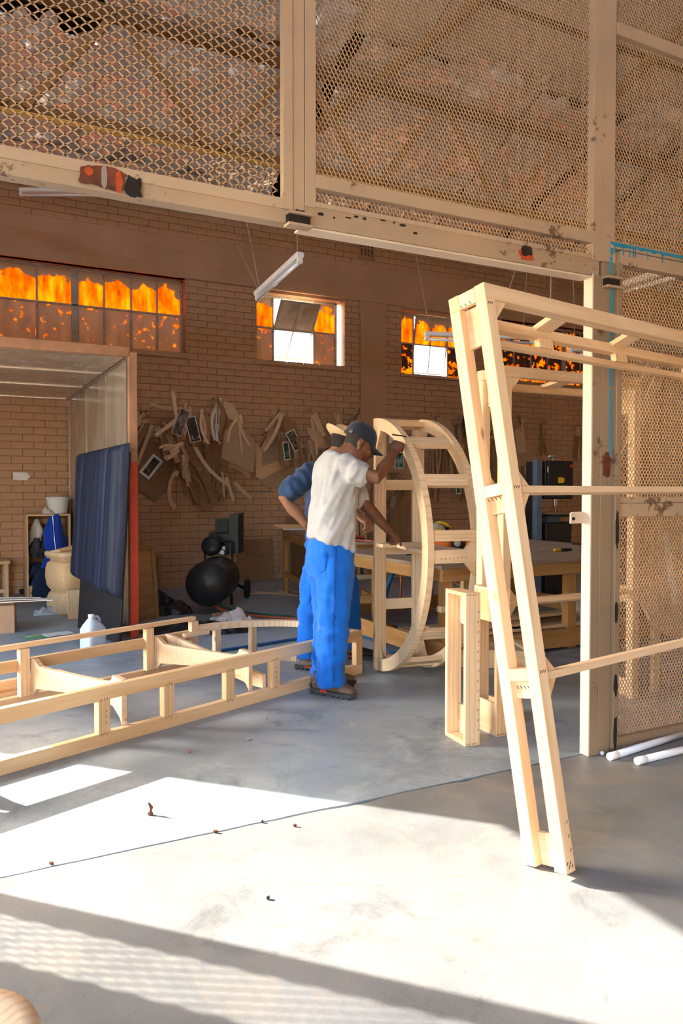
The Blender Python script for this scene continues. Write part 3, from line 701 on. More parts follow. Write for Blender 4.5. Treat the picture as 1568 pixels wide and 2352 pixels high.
# ================================================================ timber frames
def on_plane(x, y, O, Nn): d = ray(x, y); return CAM + d * ((Vector(O) - CAM).dot(Nn) / d.dot(Nn))
def staples(parent, pts, ax, nrm, L=.012):
    m = MB()
    for p in pts:
        p = Vector(p); a = Vector(ax).normalized(); n_ = Vector(nrm).normalized()
        m.bar(p - a * L / 2, p + a * L / 2, .0022, .0014, up=n_)
    return tag(m.build('staple', 'soot_black', parent), kind='stuff')

# ---- tall frame leaning back, and its twin standing behind
def ladder_frame(name, label, M, w_, L, lengths, cross, group, rail_mid=True, far_low=True, sq=.05):
    t = thing(name, label, 'timber frame', M, group)
    for x0 in (0.0, lengths - sq):
        for yc in (-sq / 2, -w_ + sq / 2): board('stile', (x0 + sq / 2, yc, 0), (x0 + sq / 2, yc, L - .058), sq, sq, 'pine', t, up=(1, 0, 0))
        board('bottom_block', (x0 + .042, -sq, .055), (x0 + .042, -w_ + sq, .055), .018, .11, 'pine', t)
        board('top_block', (x0 + .012, -sq, L - .03), (x0 + .012, -w_ + sq, L - .03), .024, .055, 'pine', t)
        board('top_panel', (x0 + .038, -sq, L - .135), (x0 + .038, -w_ + sq, L - .135), .02, .15, 'pine', t)
        for z in cross:
            board('cross_rail', (x0 + .025, -sq, z - .022), (x0 + .025, -w_ + sq, z - .022), .05, .042, 'pine', t)
            board('cross_panel', (x0 + .036, -sq, z - .075), (x0 + .036, -w_ + sq, z - .075), .024, .062, 'pine', t)
    board('top_rail', (0, -w_ + sq / 2, L - .029), (lengths, -w_ + sq / 2, L - .029), sq, .058, 'pine', t)
    board('top_rail', (0, -sq / 2, L - .029), (sq, -sq / 2, L - .029), sq, .058, 'pine', t); board('top_rail', (sq, -sq / 2 + .004, L - .082), (lengths, -sq / 2 + .004, L - .082), sq * .8, .042, 'pine', t)
    if far_low: board('rail', (sq, -sq / 2 + .012, L - .150), (lengths - sq, -sq / 2 + .012, L - .150), .03, .026, 'pine', t)
    for z in cross:
        board('mid_rail', (sq, -w_ + .035, z - .032), (lengths - sq, -w_ + .035, z - .032), .058, .026, 'pine', t)
        for yc in (-w_ + .028, -.022):
            for sgn in (1, -1):
                tri = [(0, 0), (.066, 0), (0, .075)] if sgn > 0 else [(0, 0), (0, -.085), (.062, 0)]
                MB().prism([(sq + a, z - .032 + sgn * .013 + b_) for a, b_ in tri], .022, frame((0, yc, 0), (1, 0, 0), (0, 0, 1))).build('gusset', 'pine_orange' if yc > -.03 else 'pine', t)
    k = 0
    for xx in (.5, 1.05):
        if xx < lengths - .3:
            board('spacer', (xx, -sq + .02, L - .066), (xx, -w_ + sq, L - .045), .10, .022, 'pine', t)
            if far_low: board('spacer', (xx + .02, -sq / 2, L - .140), (xx + .02, -sq / 2, L - .10), .09, .028, 'pine', t, up=(0, 1, 0))
    for yc in (-sq / 2, -w_ + sq / 2): MB().prism([(sq, L - .058), (sq + .075, L - .058), (sq, L - .14)], .024, frame((0, yc, 0), (1, 0, 0), (0, 0, 1))).build('gusset', 'pine', t)
    return t
ph = R(10.5); rd = Vector((.983, .186, 0)).normalized(); far = Vector((-rd.y * math.cos(ph), rd.x * math.cos(ph), -math.sin(ph)))
CF = fl(1203, 1986)
lean = ladder_frame('tall_frame', 'tall pine frame leaning back against the mesh gate, nearest to the viewer', frame(CF, rd, far), .178, 2.05, 1.72, (.672, 1.325), 'upright pine ladder frames')
staples(lean, [(.035 - .008 * k, -.1785, .02 + .012 * (k % 2)) for k in range(4)] + [(.038, -.1785, z) for z in (.07, .115, .16)] + [(.012 + .012 * k, -.1785, 1.30) for k in range(3)] + [(.012 + .012 * k, -.1785, .66) for k in range(3)] + [(.012 + .01 * k, -.1785, 1.975) for k in range(3)], (.6, 0, .8), (0, -1, 0))
staples(lean, [(-.0008, -.065 - .018 * k, 1.27) for k in range(4)] + [(.0232, -.06 - .016 * k, .605) for k in range(5)] + [(-.0008, -.06 - .022 * k, 2.0) for k in range(3)], (0, .5, .9), (-1, 0, 0))
ladder_frame('standing_frame', 'second tall pine frame standing upright behind the leaning one', frame((2.775, 3.63, 0), (1, .01, 0), (-.0, 1, 0)), .24, 1.985, 1.08, (.70,), 'upright pine ladder frames', sq=.055, far_low=False)

# ---- two narrow pine boxes standing on end
def upright_box(name, label, M, panel_side):
    t = thing(name, label, 'wooden box', M, 'pine boxes standing on end')      # x: depth .085, y: width .205, z: .78
    D, W_, Hh, th = .086, .208, .78, .021
    board('side_board', (D / 2, th / 2, 0), (D / 2, th / 2, Hh), D, th, 'pine_orange' if panel_side else 'pine', t, up=(0, 1, 0))
    board('side_board', (D / 2, W_ - th / 2, 0), (D / 2, W_ - th / 2, Hh), D, th, 'pine', t, up=(0, 1, 0))
    for z in (th / 2, Hh - th / 2): board('end_board', (D / 2, th, z), (D / 2, W_ - th, z), D, th, 'pine', t)
    xp = .012 if panel_side else D - .012
    for z, h_ in ((th + .075, .15), (Hh - th - .08, .16)): board('panel', (xp, th, z), (xp, W_ - th, z), .018, h_, 'pine', t)
    staples(t, [(.075 - .002 * (k % 3), -.0006, .08 + k * .05) for k in range(13)] + [(.012 + k * .016, -.0006, Hh - .01) for k in range(4)] + [(.012 + k * .016, -.0006, .01) for k in range(4)], (.6, 0, .8), (0, -1, 0))
    return t
pA = fl(1068, 1716); pB = fl(1139, 1693)
upright_box('pine_box', 'narrow open pine box on end, left of pair, left side open', frame(pA, (1, -.10, 0), (.10, 1, 0)), False)
upright_box('pine_box', 'narrow pine box on end behind leaning frame, panelled left side', frame(pB, (1, -.05, 0), (.05, 1, 0)), True)

# ---- half-round frame the men work on
O1 = Vector((2.80, 4.874, 0)); e1 = Vector((.988, -.155, 0)).normalized(); ff = Vector((.155, .988, 0)).normalized()
arch = thing('arched_frame', 'half-round pine frame with two curved ribs and cross slats beside the men', 'timber frame', frame(O1, e1, ff))
RA = .907; WD = .385; BX = 1.03
def arc_piece(a0, a1, x0, x1, r0, r1, name, n=10):
    vs = []; fs = []
    for k in range(n + 1):
        a = a0 + (a1 - a0) * k / n
        for x_ in (x0, x1):
            for r_ in (r0, r1): vs.append((x_, -r_ * BX * math.sin(a), RA + r_ * math.cos(a)))
    for k in range(n):
        b0, b1 = k * 4, (k + 1) * 4
        for i, j in ((0, 1), (1, 3), (3, 2), (2, 0)): fs.append((b0 + i, b0 + j, b1 + j, b1 + i))
    fs += [(0, 2, 3, 1), (n * 4, n * 4 + 1, n * 4 + 3, n * 4 + 2)]
    o = mobj(name, vs, fs, 'pine', arch)
    return o
for x0 in (0.0, WD - .042):
    for a0, a1 in ((0, 52), (52, 104), (104, 156), (156, 180)): arc_piece(R(a0), R(a1), x0, x0 + .042, RA - .085, RA, 'curved_rib')
for x0 in (0.0, WD - .085):
    board('stile', (x0 + .0425, -.02, .05), (x0 + .0425, -.02, 2 * RA - .06), .085, .04, 'pine', arch, up=(0, 1, 0))
    for zz, sg in ((.085, 1), (2 * RA - .085, -1)): MB().prism([(0, 0), (.0, sg * .14), (.08, 0)], .024, frame((x0 + .02 + (.045 if x0 else 0), -.04, zz), (0, -1, 0), (0, 0, 1))).build('gusset', 'pine', arch)
for zz in (.47, 1.335): board('back_rail', (.085, -.02, zz), (WD - .085, -.02, zz), .04, .075, 'pine', arch)
for zz in (.06, 2 * RA - .04): board('back_rail', (.042, -.02, zz), (WD - .042, -.02, zz), .04, .07, 'pine', arch)
for ad, w_, t_ in ((6, .07, .035), (36, .085, .04), (59, .085, .035), (83, .07, .035), (128, .075, .035), (153, .075, .035), (165, .085, .035)):
    a = R(ad); rr_ = RA - .035; c = Vector((0, -rr_ * BX * math.sin(a), RA + rr_ * math.cos(a)))
    board('slat', c + Vector((.042, 0, 0)), c + Vector((WD - .042, 0, 0)), w_, t_, 'pine', arch, up=(0, -math.sin(a), math.cos(a)))
zs = .905
sh = MB(); sh.prism([(.0, -.04), (.0, -.19), (.10, -.20), (.045, -.55), (.045, -.87), (WD - .045, -.87), (WD - .045, -.04)], .024, Matrix.Translation((0, 0, zs))); sh.build('shelf', 'pine', arch)
board('shelf_rail', (.045, -.90, zs - .02), (WD - .045, -.90, zs - .02), .03, .085, 'pine', arch); board('shelf_rail', (.085, -.02, zs - .04), (WD - .085, -.02, zs - .04), .04, .07, 'pine', arch)
for sg in (1, -1): MB().prism([(0, 0), (-.075, 0), (0, sg * .085)], .024, frame((WD - .045, -.895, zs + (.02 if sg > 0 else -.062)), (1, 0, 0), (0, 0, 1))).build('gusset', 'pine', arch)
staples(arch, [(.10 + .028 * k, -.9165, zs - .03) for k in range(7)], (.4, 0, .9), (0, -1, 0))

# ---- long low frame on the floor
P0 = fl(0, 1783); ud = (fl(822, 1549) - P0).normalized(); vd = Vector((-ud.y, ud.x, 0))
ff_ = thing('floor_frame', 'long low pine sofa base frame with rounded far end lying on the floor', 'timber frame', frame(P0, ud, vd))
def uN(px, py=1600, v_=0.0): q = on_plane(px, py, P0 + vd * v_, vd); return (q - P0).dot(ud)
U1 = uN(832); U0 = -1.3; VF = 1.05; UF = uN(438, 1450, VF); TH = .044
board('bottom_rail', (U0, TH / 2, .034), (U1, TH / 2, .034), TH, .068, 'pine_orange', ff_)
board('top_rail', (U0, TH / 2, .270), (U1, TH / 2, .270), TH, .070, 'pine_orange', ff_)
nearp = [uN(p_) for p_ in (240, 389, 530, 634)]
for u_ in nearp + [U1 - .033, nearp[0] - .92]: board('post', (u_, TH / 2, .068), (u_, TH / 2, .235), .066, TH, 'pine_orange', ff_, up=(0, 1, 0))
farp = [uN(48, 1500, VF), uN(335, 1460, VF), UF]
board('bottom_rail', (U0, VF, .03), (UF, VF, .03), TH, .06, 'pine', ff_); board('back_rail', (U0, VF + .0, .245), (UF, VF + .0, .245), TH * .8, .068, 'pine_orange', ff_)
board('top_rail', (U0, VF, .361), (UF + .03, VF, .361), TH, .028, 'pine', ff_)
for u_ in farp + [farp[0] - 1.0]: board('post', (u_, VF - .03, .06), (u_, VF - .03, .347), .060, TH, 'pine', ff_, up=(0, 1, 0))
for u_ in (farp[0] + .05, farp[1] + .05, farp[0] - .95):
    prof = [(.046, .07), (.066, .105), (.13, .155), (.30, .175), (.80, .125), (1.0, .105), (1.0, .285), (.965, .287), (.94, .272), (.90, .25), (.80, .248), (.20, .272), (.145, .29), (.13, .318), (.046, .306)]
    MB().prism(prof, .030, frame((u_, 0, 0), (0, 1, 0), (0, 0, 1))).build('rib', 'pine', ff_)
    MB().prism([(.93, .115), (1.0, .10), (1.0, .06), (.985, .06)], .028, frame((u_, 0, 0), (0, 1, 0), (0, 0, 1))).build('gusset', 'pine', ff_)
br = [(.046, .07), (.046, .135), (.98, .285), (1.02, .285), (1.02, .19), (.96, .175)]
MB().prism([(.046, .068), (.12, .068), (1.0, .185), (1.03, .285), (.98, .285), (.046, .15)], .028, frame((nearp[3] - .06, 0, 0), (0, 1, 0), (0, 0, 1))).build('rib', 'pine', ff_)
board('cleat', (UF - .12, VF - .075, .262), (UF + .10, VF - .075, .262), .04, .03, 'pine', ff_)
cv = smooth_path([(UF, VF - .02, 0), (UF + .26, VF - .06, 0), (UF + .50, VF - .20, 0), (UF + .68, .62, 0), (U1 - .06, .34, 0), (U1 - .022, TH, 0)], 5)
def curved(pts, zc, w_, h_, name, mat='pine'):
    vs = []; fs = []; n = len(pts)
    for i, p_ in enumerate(pts):
        d = (pts[min(i + 1, n - 1)] - pts[max(i - 1, 0)]).normalized(); s_ = Vector((-d.y, d.x, 0)) * w_ / 2
        for a in (-1, 1):
            for b_ in (-1, 1): vs.append(p_ + s_ * a + Vector((0, 0, zc + b_ * h_ / 2)))
    for i in range(n - 1):
        for a, b_ in ((0, 1), (1, 3), (3, 2), (2, 0)): fs.append((i * 4 + a, i * 4 + b_, i * 4 + 4 + b_, i * 4 + 4 + a))
    fs += [(0, 2, 3, 1), ((n - 1) * 4, (n - 1) * 4 + 1, (n - 1) * 4 + 3, (n - 1) * 4 + 2)]
    return mobj(name, vs, fs, mat, ff_)
hN = len(cv) // 2
curved(cv[:hN + 1], .285, .06, .044, 'curved_rail'); curved(cv[hN:], .285, .06, .044, 'curved_rail'); curved(cv, .02, .06, .040, 'curved_rail')
for q in (cv[4], cv[9], cv[18]): board('post', (q.x, q.y, .04), (q.x, q.y, .263), .055, .04, 'pine', ff_, up=(0, 1, 0))
MB().prism([(U1 - .20, TH), (U1 - .04, TH), (U1 - .05, .18)], .028, Matrix.Translation((0, 0, .290))).build('corner_block', 'pine', ff_)
staples(ff_, [(u_ + dx_, -.0006, z) for u_ in nearp for dx_, z in ((-.02, .06), (-.005, .065), (.012, .06), (-.02, .24), (0, .245), (.015, .24))] + [(nearp[0] + .01, -.0006, z) for z in (.12, .15, .18)] + [(nearp[3] + .005, -.0006, z) for z in (.10, .13, .16, .19)], (.5, 0, .85), (0, -1, 0))
# ---- planks lying behind it
pk = 0
for (v0, z0, u0, u1, w_, h_, tw, mt) in ((1.22, .0, -.6, 1.15, .10, .055, .02, 'pine'), (1.34, .0, -.7, 1.05, .10, .05, .0, 'pine_orange'), (1.24, .055, -.65, 1.02, .05, .06, .03, 'pine'), (1.36, .05, -.8, 1.1, .09, .028, -.01, 'pine')):
    a = P0 + ud * u0 + vd * v0; b_ = P0 + ud * u1 + vd * (v0 + tw)
    o = board('plank', a + Vector((0, 0, z0 + h_ / 2)), b_ + Vector((0, 0, z0 + h_ / 2)), w_, h_, mt)
    tag(o, ('pale plank on the floor close behind the low frame', 'orange-toned plank on the floor at the back of the plank pile', 'thin pale plank standing on edge atop the plank pile', 'thin flat plank on top at the back of the plank pile')[pk], 'plank', 'planks behind the low frame'); pk += 1
# ================================================================ things along the back wall and on the floor
# ---- sheet-metal booth at the left
BX1, BY0, BZ = 1.56, 6.87, 2.50
bt = thing('metal_booth', 'open-fronted sheet metal booth with red and brown steel frame at far left', 'booth')
MB().box((BX1 - .035, BY0 + .02, .77), (.075, .06, 1.54), ch=.004).build('front_post', 'red_post', bt); MB().box((BX1 - .035, BY0 + .02, 2.02), (.075, .06, .96), ch=.004).build('front_post', 'primer_brown', bt)
MB().box((-.22, BY0 + .02, BZ), (3.44, .06, .085), ch=.004).build('header', 'primer_brown', bt); MB().box((-1.9, BY0 + .02, 1.25), (.07, .06, 2.5), ch=.004).build('front_post', 'red_post', bt)
ys = [BY0 + .06, 7.95, 9.1, YW - .03]
for a, b_ in zip(ys, ys[1:]):
    MB().box((BX1 - .055, (a + b_) / 2, 1.23), (.012, b_ - a - .006, 2.45)).build('side_sheet', 'sheet_metal', bt); MB().box((-.22, (a + b_) / 2, 2.462), (3.36, b_ - a - .006, .012)).build('roof_sheet', 'sheet_metal', bt)
    MB().box((-.22, b_, 2.452), (3.36, .012, .010)).build('seam', 'steel', bt); MB().box((BX1 - .064, b_, 1.23), (.006, .010, 2.4)).build('seam', 'steel_dull', bt)
MB().box((BX1 - .066, BY0 + .075, 1.25), (.02, .02, 2.4)).build('edge_strip', 'steel', bt); MB().box((BX1 - .068, (BY0 + YW) / 2, 2.450), (.016, YW - BY0 - .06, .018)).build('corner_strip', 'steel_dull', bt)
# ---- padded panel leaning inside the booth
a0 = fl(180, 1442); a1 = fl(276, 1480); dv = (a1 - a0); Lp = dv.length; yv = dv.normalized(); out = Vector((-yv.y, yv.x, 0))
if out.x > 0: out = -out
lnA = R(3.6); upv = (-out * math.sin(lnA) + ZZ * math.cos(lnA)).normalized()
mt = thing('padded_panel', 'dark blue padded vinyl panel leaning on the booth side', 'padded panel', frame(a0, yv, None, upv))
MB().box((Lp / 2, .0, .81), (Lp, .02, 1.62), ch=.004).build('backing_board', 'machine_black', mt)
sgn = 1 if (mt.matrix_basis.to_3x3() @ Vector((0, 1, 0))).dot(out) > 0 else -1
n1, n2 = 40, 46; vs = []; fs = []; z0_, z1_ = .43, 1.70
for j in range(n2 + 1):
    for i in range(n1 + 1):
        u, v_ = i / n1, j / n2; x_ = (-.012 + (Lp + .024) * u); zb = z0_ - .05 * u + .05 * (1 - u); z_ = zb + (z1_ - .05 * (1 - u) - zb) * v_
        eu = min(u, 1 - u) / .10; ev = min(v_, 1 - v_) / .07; q = min(1, max(0, eu)) ; w__ = min(1, max(0, ev)); h_ = .115 * math.sqrt(max(0, 1 - (1 - q) ** 2)) ** .8 * math.sqrt(max(0, 1 - (1 - w__) ** 2)) ** .8
        h_ += (.004 * math.sin(x_ * 70 + 2 * noise.noise(Vector((x_ * 9, z_ * 2, 1)))) + .008 * noise.noise(Vector((x_ * 14, z_ * 2.2, 4)))) * (1 if 0 < q * w__ else 0)
        vs.append((x_, sgn * (.012 + h_), z_))
for j in range(n2):
    for i in range(n1): a = j * (n1 + 1) + i; fs.append((a, a + 1, a + n1 + 2, a + n1 + 1))
mobj('padding', vs, fs, 'mattress_vinyl', mt, True)

# ---- crumpled sheets and cloths
def crumple(name, c, size, seed, mat, n=16, amp=.35, flat=1.0, parent=None, M=None):
    vs = []; fs = []
    for j in range(n + 1):
        for i in range(n + 1):
            u, v_ = i / n * 2 - 1, j / n * 2 - 1; e = max(0, 1 - (u * u + v_ * v_) * .5 - .5 * max(abs(u), abs(v_)) ** 4)
            q = Vector((u * 2.3 + seed, v_ * 2.3, seed * 3.1)); wob = .16 * noise.noise(q * 1.3 + Vector((9, 0, 0)))
            h_ = e ** .6 * (.55 + amp * noise.noise(q) * 1.6 + amp * .6 * abs(noise.noise(q * 2.6))) + .06 * noise.noise(q * 4)
            vs.append((u * (1 + wob) * size[0] / 2, v_ * (1 + wob) * size[1] / 2, max(.002, h_ * size[2] * flat)))
    for j in range(n):
        for i in range(n): a = j * (n + 1) + i; fs.append((a, a + 1, a + n + 2, a + n + 1))
    return mobj(name, vs, fs, mat, parent, False if 'film' in mat else True, M if M is not None else Matrix.Translation(Vector(c)))
def hang_cloth(name, mat, M, w_, h_, dep, seed, parent=None, taper=.0, n=18, m_=26, tail=0.0):
    """cloth bunched on a hook: x width, z down, folds along y"""
    vs = []; fs = []
    for j in range(m_ + 1):
        v_ = j / m_
        for i in range(n + 1):
            a = 2 * math.pi * i / n; ww = w_ * (.30 + .70 * min(1, v_ * 2.2) ** .7) * (1 - taper * v_); fold = 1 + .22 * math.sin(a * 3 + seed + v_ * 3) + .25 * noise.noise(Vector((math.cos(a) * 1.5 + seed, math.sin(a) * 1.5, v_ * 5)))
            vs.append((ww / 2 * math.cos(a) * fold + .12 * w_ * noise.noise(Vector((seed, v_ * 3, 5))) + tail * v_ * v_, dep / 2 * math.sin(a) * fold, -h_ * v_ - (0 if v_ < 1 else .03 * noise.noise(Vector((a, seed, 0))))))
    for j in range(m_):
        for i in range(n): a = j * (n + 1) + i; fs.append((a, a + 1, a + n + 2, a + n + 1))
    return mobj(name, vs, fs, mat, parent, True, M)

# ---- open wooden locker with work clothes
LY = 9.97; lx0 = oy(62, 1300, LY).x; lx1 = oy(163, 1300, LY).x; LZ = oy(110, 1181, LY).z; LW = lx1 - lx0; LD = .40
lk = thing('open_locker', 'open wooden locker cabinet full of work clothes against the brick wall', 'locker', (lx0, LY, 0))
for x_ in (.009, LW - .009): board('side_panel', (x_, LD / 2, 0), (x_, LD / 2, LZ - .02), LD, .018, 'pine_orange', lk, up=(1, 0, 0))
board('top_panel', (0, LD / 2, LZ - .011), (LW, LD / 2, LZ - .011), LD, .022, 'pine_orange', lk); MB().box((LW / 2, LD - .006, LZ / 2), (LW - .03, .008, LZ - .04)).build('back_panel', 'mdf', lk)
board('bottom_shelf', (.018, LD / 2, .13), (LW - .018, LD / 2, .13), LD, .018, 'pine_orange', lk); board('plinth', (.018, .02, .06), (LW - .018, .02, .06), .016, .12, 'pine_orange', lk); board('hook_rail', (.018, LD - .03, LZ - .10), (LW - .018, LD - .03, LZ - .10), .02, .06, 'pine', lk)
px_ = lambda x, y, Y: oy(x, y, Y)
q = px_(83, 1192, 10.15); tag(hang_cloth('white_towel', 'cloth_white', Matrix.Translation(q), .14, .32, .13, 2), 'off-white cloth hanging at the left inside the open locker', 'cloth')
q = px_(126, 1180, 10.02); ov = thing('blue_overall', 'bright blue zipped work overall hanging from the locker front', 'overall', q)
hang_cloth('overall_body', 'overall_blue', Matrix.Identity(4), .27, .80, .15, 5, ov, taper=.1); hang_cloth('overall_leg', 'overall_blue', Matrix.Translation((-.09, -.02, -.50)), .20, .50, .12, 8, ov, tail=-.03)
MB().tube([(-.04 + .03 * k / 8, -.098 - .004 * math.sin(k), -.02 - k * .052) for k in range(9)], .0035, 5).build('zip', 'steel', ov)
for (x, y, s, mt_, lab, nm) in ((88, 1262, (.26, .22, .17), 'cloth_dark', 'dark charcoal clothes heap in middle of the locker', 'dark_clothes'), (92, 1310, (.28, .24, .16), 'cloth_navy', 'navy clothes heap low in the locker', 'navy_clothes'), (88, 1345, (.26, .24, .16), 'cloth_denim', 'faded denim clothes at the bottom of the locker', 'denim_clothes')):
    q = px_(x, y, 10.10); tag(crumple(nm, (q.x, q.y, q.z - .04), s, x * .37, mt_, amp=.5), lab, 'clothes')
q = px_(84, 1235, 10.06); tag(hang_cloth('striped_shirt', 'cloth_dark', Matrix.Translation(q), .13, .24, .12, 11), 'black shirt with pale trim hanging under the off-white cloth', 'shirt')
q = px_(97, 1330, LY - .02); tag(hang_cloth('navy_trousers', 'cloth_navy', Matrix.Translation((q.x, LY - .07, .36)), .20, .345, .11, 14), 'navy trousers spilling out over the locker plinth', 'trousers')
bk = thing('paint_bucket', 'white plastic bucket on top of the locker', 'bucket', (px_(132, 1170, 10.15).x, 10.13, LZ + .001))
MB().lathe([(.105, 0), (.112, .01), (.132, .195), (.135, .2)], 28).build('pail', 'white_plastic', bk, True); MB().lathe([(.139, .176), (.143, .18), (.143, .192), (.141, .197)], 28).build('rim', 'white_plastic', bk, True)
MB().lathe([(.136, .197), (.14, .205), (.12, .208), (.0, .206)], 28).build('lid', 'white_plastic', bk, True)
q = px_(111, 1170, 10.05); tag(crumple('cotton_rag', (q.x, 10.06, LZ), (.16, .11, .085), 4.2, 'cloth_white', amp=.6), 'crumpled beige rag beside the bucket on the locker', 'rag')

# ---- carved pine pedestal with offcuts on top
q = fl(163, 1413); pd = thing('carved_pedestal', 'carved pine pedestal with two swelling tiers in front of the locker', 'pedestal', TR(q.x + .06, q.y + .24, 0, R(18)))
def tier(prof, nm): 
    m = MB(); m.loft([((0, 0, z), (r, 0, 0), (0, r, 0), 5.0) for r, z in prof], 40); return m.build(nm, 'pine_orange', pd, True)
tier([(.205, 0), (.215, .02), (.228, .09), (.225, .16), (.205, .215), (.19, .225)], 'lower_tier'); tier([(.19, .225), (.19, .24), (.20, .25), (.225, .29), (.238, .38), (.236, .47), (.22, .53), (.20, .545)], 'upper_tier'); tier([(.195, .545), (.195, .575), (.225, .58), (.225, .60), (.24, .605), (.24, .64), (.23, .65)], 'top_moulding')
for k, (dx, dz, ry, rz_, L_) in enumerate(((.0, .662, -.03, .25, .42), (.03, .70, -.16, .45, .44))):
    o = board('offcut', (-L_ / 2, 0, 0), (L_ / 2, 0, 0), .10, .02, 'pine'); o.matrix_basis = TR(q.x + .05 + dx, q.y + .20, dz, rz_, 0, ry)
    tag(o, ('lower pine offcut lying on the carved pedestal', 'upper tilted pine offcut on the carved pedestal')[k], 'offcut')
g0, g1 = fl(153, 1421), fl(184, 1424)
o = tag(board('ply_board', (0, 0, 0), (.56, 0, 0), .19, .012, 'pine'), 'plain pine board leaning against the carved pedestal', 'board'); o.matrix_basis = frame((g0.x + .10, g0.y - .02, .005), (-.02, .12, .99), None, (.25, -.96, .1))
# ---- bench corner, shoes, carton, aluminium strips
q = fl(14, 1368); st = thing('wooden_bench', 'small pine bench cut off by the left edge by the wall', 'bench', (q.x - .30, YW - .44, 0))
for x_ in (.02, .28):
    for y_ in (.02, .33): board('leg', (x_, y_, 0), (x_, y_, .42), .05, .05, 'pine', st, up=(1, 0, 0))
board('seat', (-.02, .175, .44), (.32, .175, .44), .40, .035, 'pine_orange', st); board('stretcher', (.04, .02, .10), (.27, .02, .10), .03, .04, 'pine', st)
for k, (x, y) in enumerate(((26, 1362), (43, 1363))):
    q = fl(x, y); s_ = thing('leather_shoe', ('black leather shoe beside the bench leg', 'black leather shoe nearer the locker')[k], 'shoe', TR(q.x, q.y, 0, R(-70 + 14 * k)), 'black shoes by the wall')
    MB().loft([((-.13, 0, .045), (0, .030, 0), (0, 0, .04)), ((-.10, 0, .05), (0, .038, 0), (0, 0, .05)), ((0, 0, .045), (0, .042, 0), (0, 0, .042)), ((.09, 0, .035), (0, .046, 0), (0, 0, .03)), ((.14, 0, .03), (0, .02, 0), (0, 0, .018))], 14).build('upper', 'rubber', s_, True); MB().box((0, 0, .008), (.27, .085, .016), ch=.006).build('sole', 'black_plastic', s_)
cb = thing('carton', 'brown cardboard carton cut off by the left edge', 'carton', TR(fl(33, 1450).x - .40, fl(33, 1450).y - .02, 0, R(-8)))
CH = (1450 - 1388) / FPX * (fl(33, 1450) - CAM).dot(FW)
for nm, c, s in (('front_face', (.2, 0, CH / 2), (.4, .006, CH)), ('side_face', (.397, .16, CH / 2), (.006, .32, CH)), ('back_face', (.2, .32, CH / 2), (.4, .006, CH)), ('side_face', (.003, .16, CH / 2), (.006, .32, CH)), ('base', (.2, .16, .004), (.4, .32, .006)), ('flap', (.2, .14, CH - .003), (.4, .27, .006))): MB().box(c, s).build(nm, 'cardboard', cb)
for k in range(3):
    q = fl(22 + 10 * k, 1372 + 4 * k, CH + .012 + .012 * k); o = board('metal_strip', (-.42, 0, 0), (.18, 0, 0), .035, .010, 'aluminium'); o.matrix_basis = TR(q.x, q.y, CH + .008 + .011 * k, R(-25 + 9 * k)); tag(o, ('grey metal strip lowest on the carton', 'grey metal strip in the middle of the three on the carton', 'grey metal strip on top of the carton')[k], 'metal strip', 'metal strips on the carton')
q = fl(110, 1410); tag(crumple('plastic_scrap', (q.x, q.y, 0), (.28, .20, .09), 6.3, 'grey_film', amp=.5), 'pale grey plastic scrap on floor in front of the pedestal', 'plastic scrap')
q = fl(88, 1462); lf = thing('leaflet', 'open green and white printed leaflet lying on floor', 'leaflet', TR(q.x, q.y, .003, R(12)))
MB().box((-.02, 0, 0), (.22, .15, .003)).build('green_page', 'green_print', lf); MB().box((.17, -.01, .003), (.24, .16, .003)).build('white_page', 'paper', lf)
MB().box((-.08, .03, .003), (.05, .02, .002)).build('print_block', 'paper', lf); MB().box((.0, .045, .003), (.09, .014, .002)).build('print_block', 'yellow', lf)
# ---- plastic jug
q = fl(214, 1492); jg = thing('plastic_jug', 'translucent bluish plastic jug smeared with white paint', 'jug', TR(q.x, q.y, 0, R(25)))
MB().loft([((0, 0, 0), (.083, 0, 0), (0, .075, 0), 4), ((0, 0, .01), (.09, 0, 0), (0, .082, 0), 4), ((0, 0, .17), (.09, 0, 0), (0, .082, 0), 4), ((0, 0, .20), (.078, 0, 0), (0, .07, 0), 3), ((-.012, 0, .245), (.04, 0, 0), (0, .038, 0), 2.2), ((-.015, 0, .262), (.022, 0, 0), (0, .022, 0)), ((-.015, 0, .285), (.022, 0, 0), (0, .022, 0))], 28).build('bottle', 'jug_white', jg, True)
MB().lathe([(.025, .268), (.026, .27), (.026, .288), (.022, .291)], 18, Matrix.Translation((-.015, 0, 0))).build('cap', 'white_plastic', jg, True)
MB().tube(smooth_path([(.0, 0, .262), (.035, 0, .266), (.058, 0, .245), (.065, 0, .205)], 5), .011, 8).build('handle', 'jug_white', jg, True)
# ---- wooden door leaning right of the booth post, stool, black film
q0, q1 = fl(327, 1392), fl(361, 1398)
ch_ = thing('cabinet_door', 'old wooden cabinet door leaning behind the red booth post', 'door', frame((1.66, 7.62, 0), (.80, .42, 0), None, (-.08, .06, 1)))
Hd = .74
MB().box((.16, 0, Hd / 2), (.32, .018, Hd)).build('panel', 'old_wood', ch_)
for x_ in (.015, .315): board('frame_stile', (x_, -.012, 0), (x_, -.012, Hd), .045, .03, 'old_wood', ch_, up=(0, 1, 0))
board('frame_rail', (0, -.012, Hd - .02), (.33, -.012, Hd - .02), .03, .045, 'old_wood', ch_)
o = tag(board('pale_plank', (1.60, 7.45, 0), (1.68, 7.60, .62), .09, .02, 'pine', up=(.7, -.7, 0)), 'pale narrow plank leaning against the old cabinet door', 'plank')
q = fl(367, 1366); sl = thing('wooden_stool', 'plain wooden stool near the brick wall left of compressor', 'stool', (q.x - .13, q.y + .02, 0))
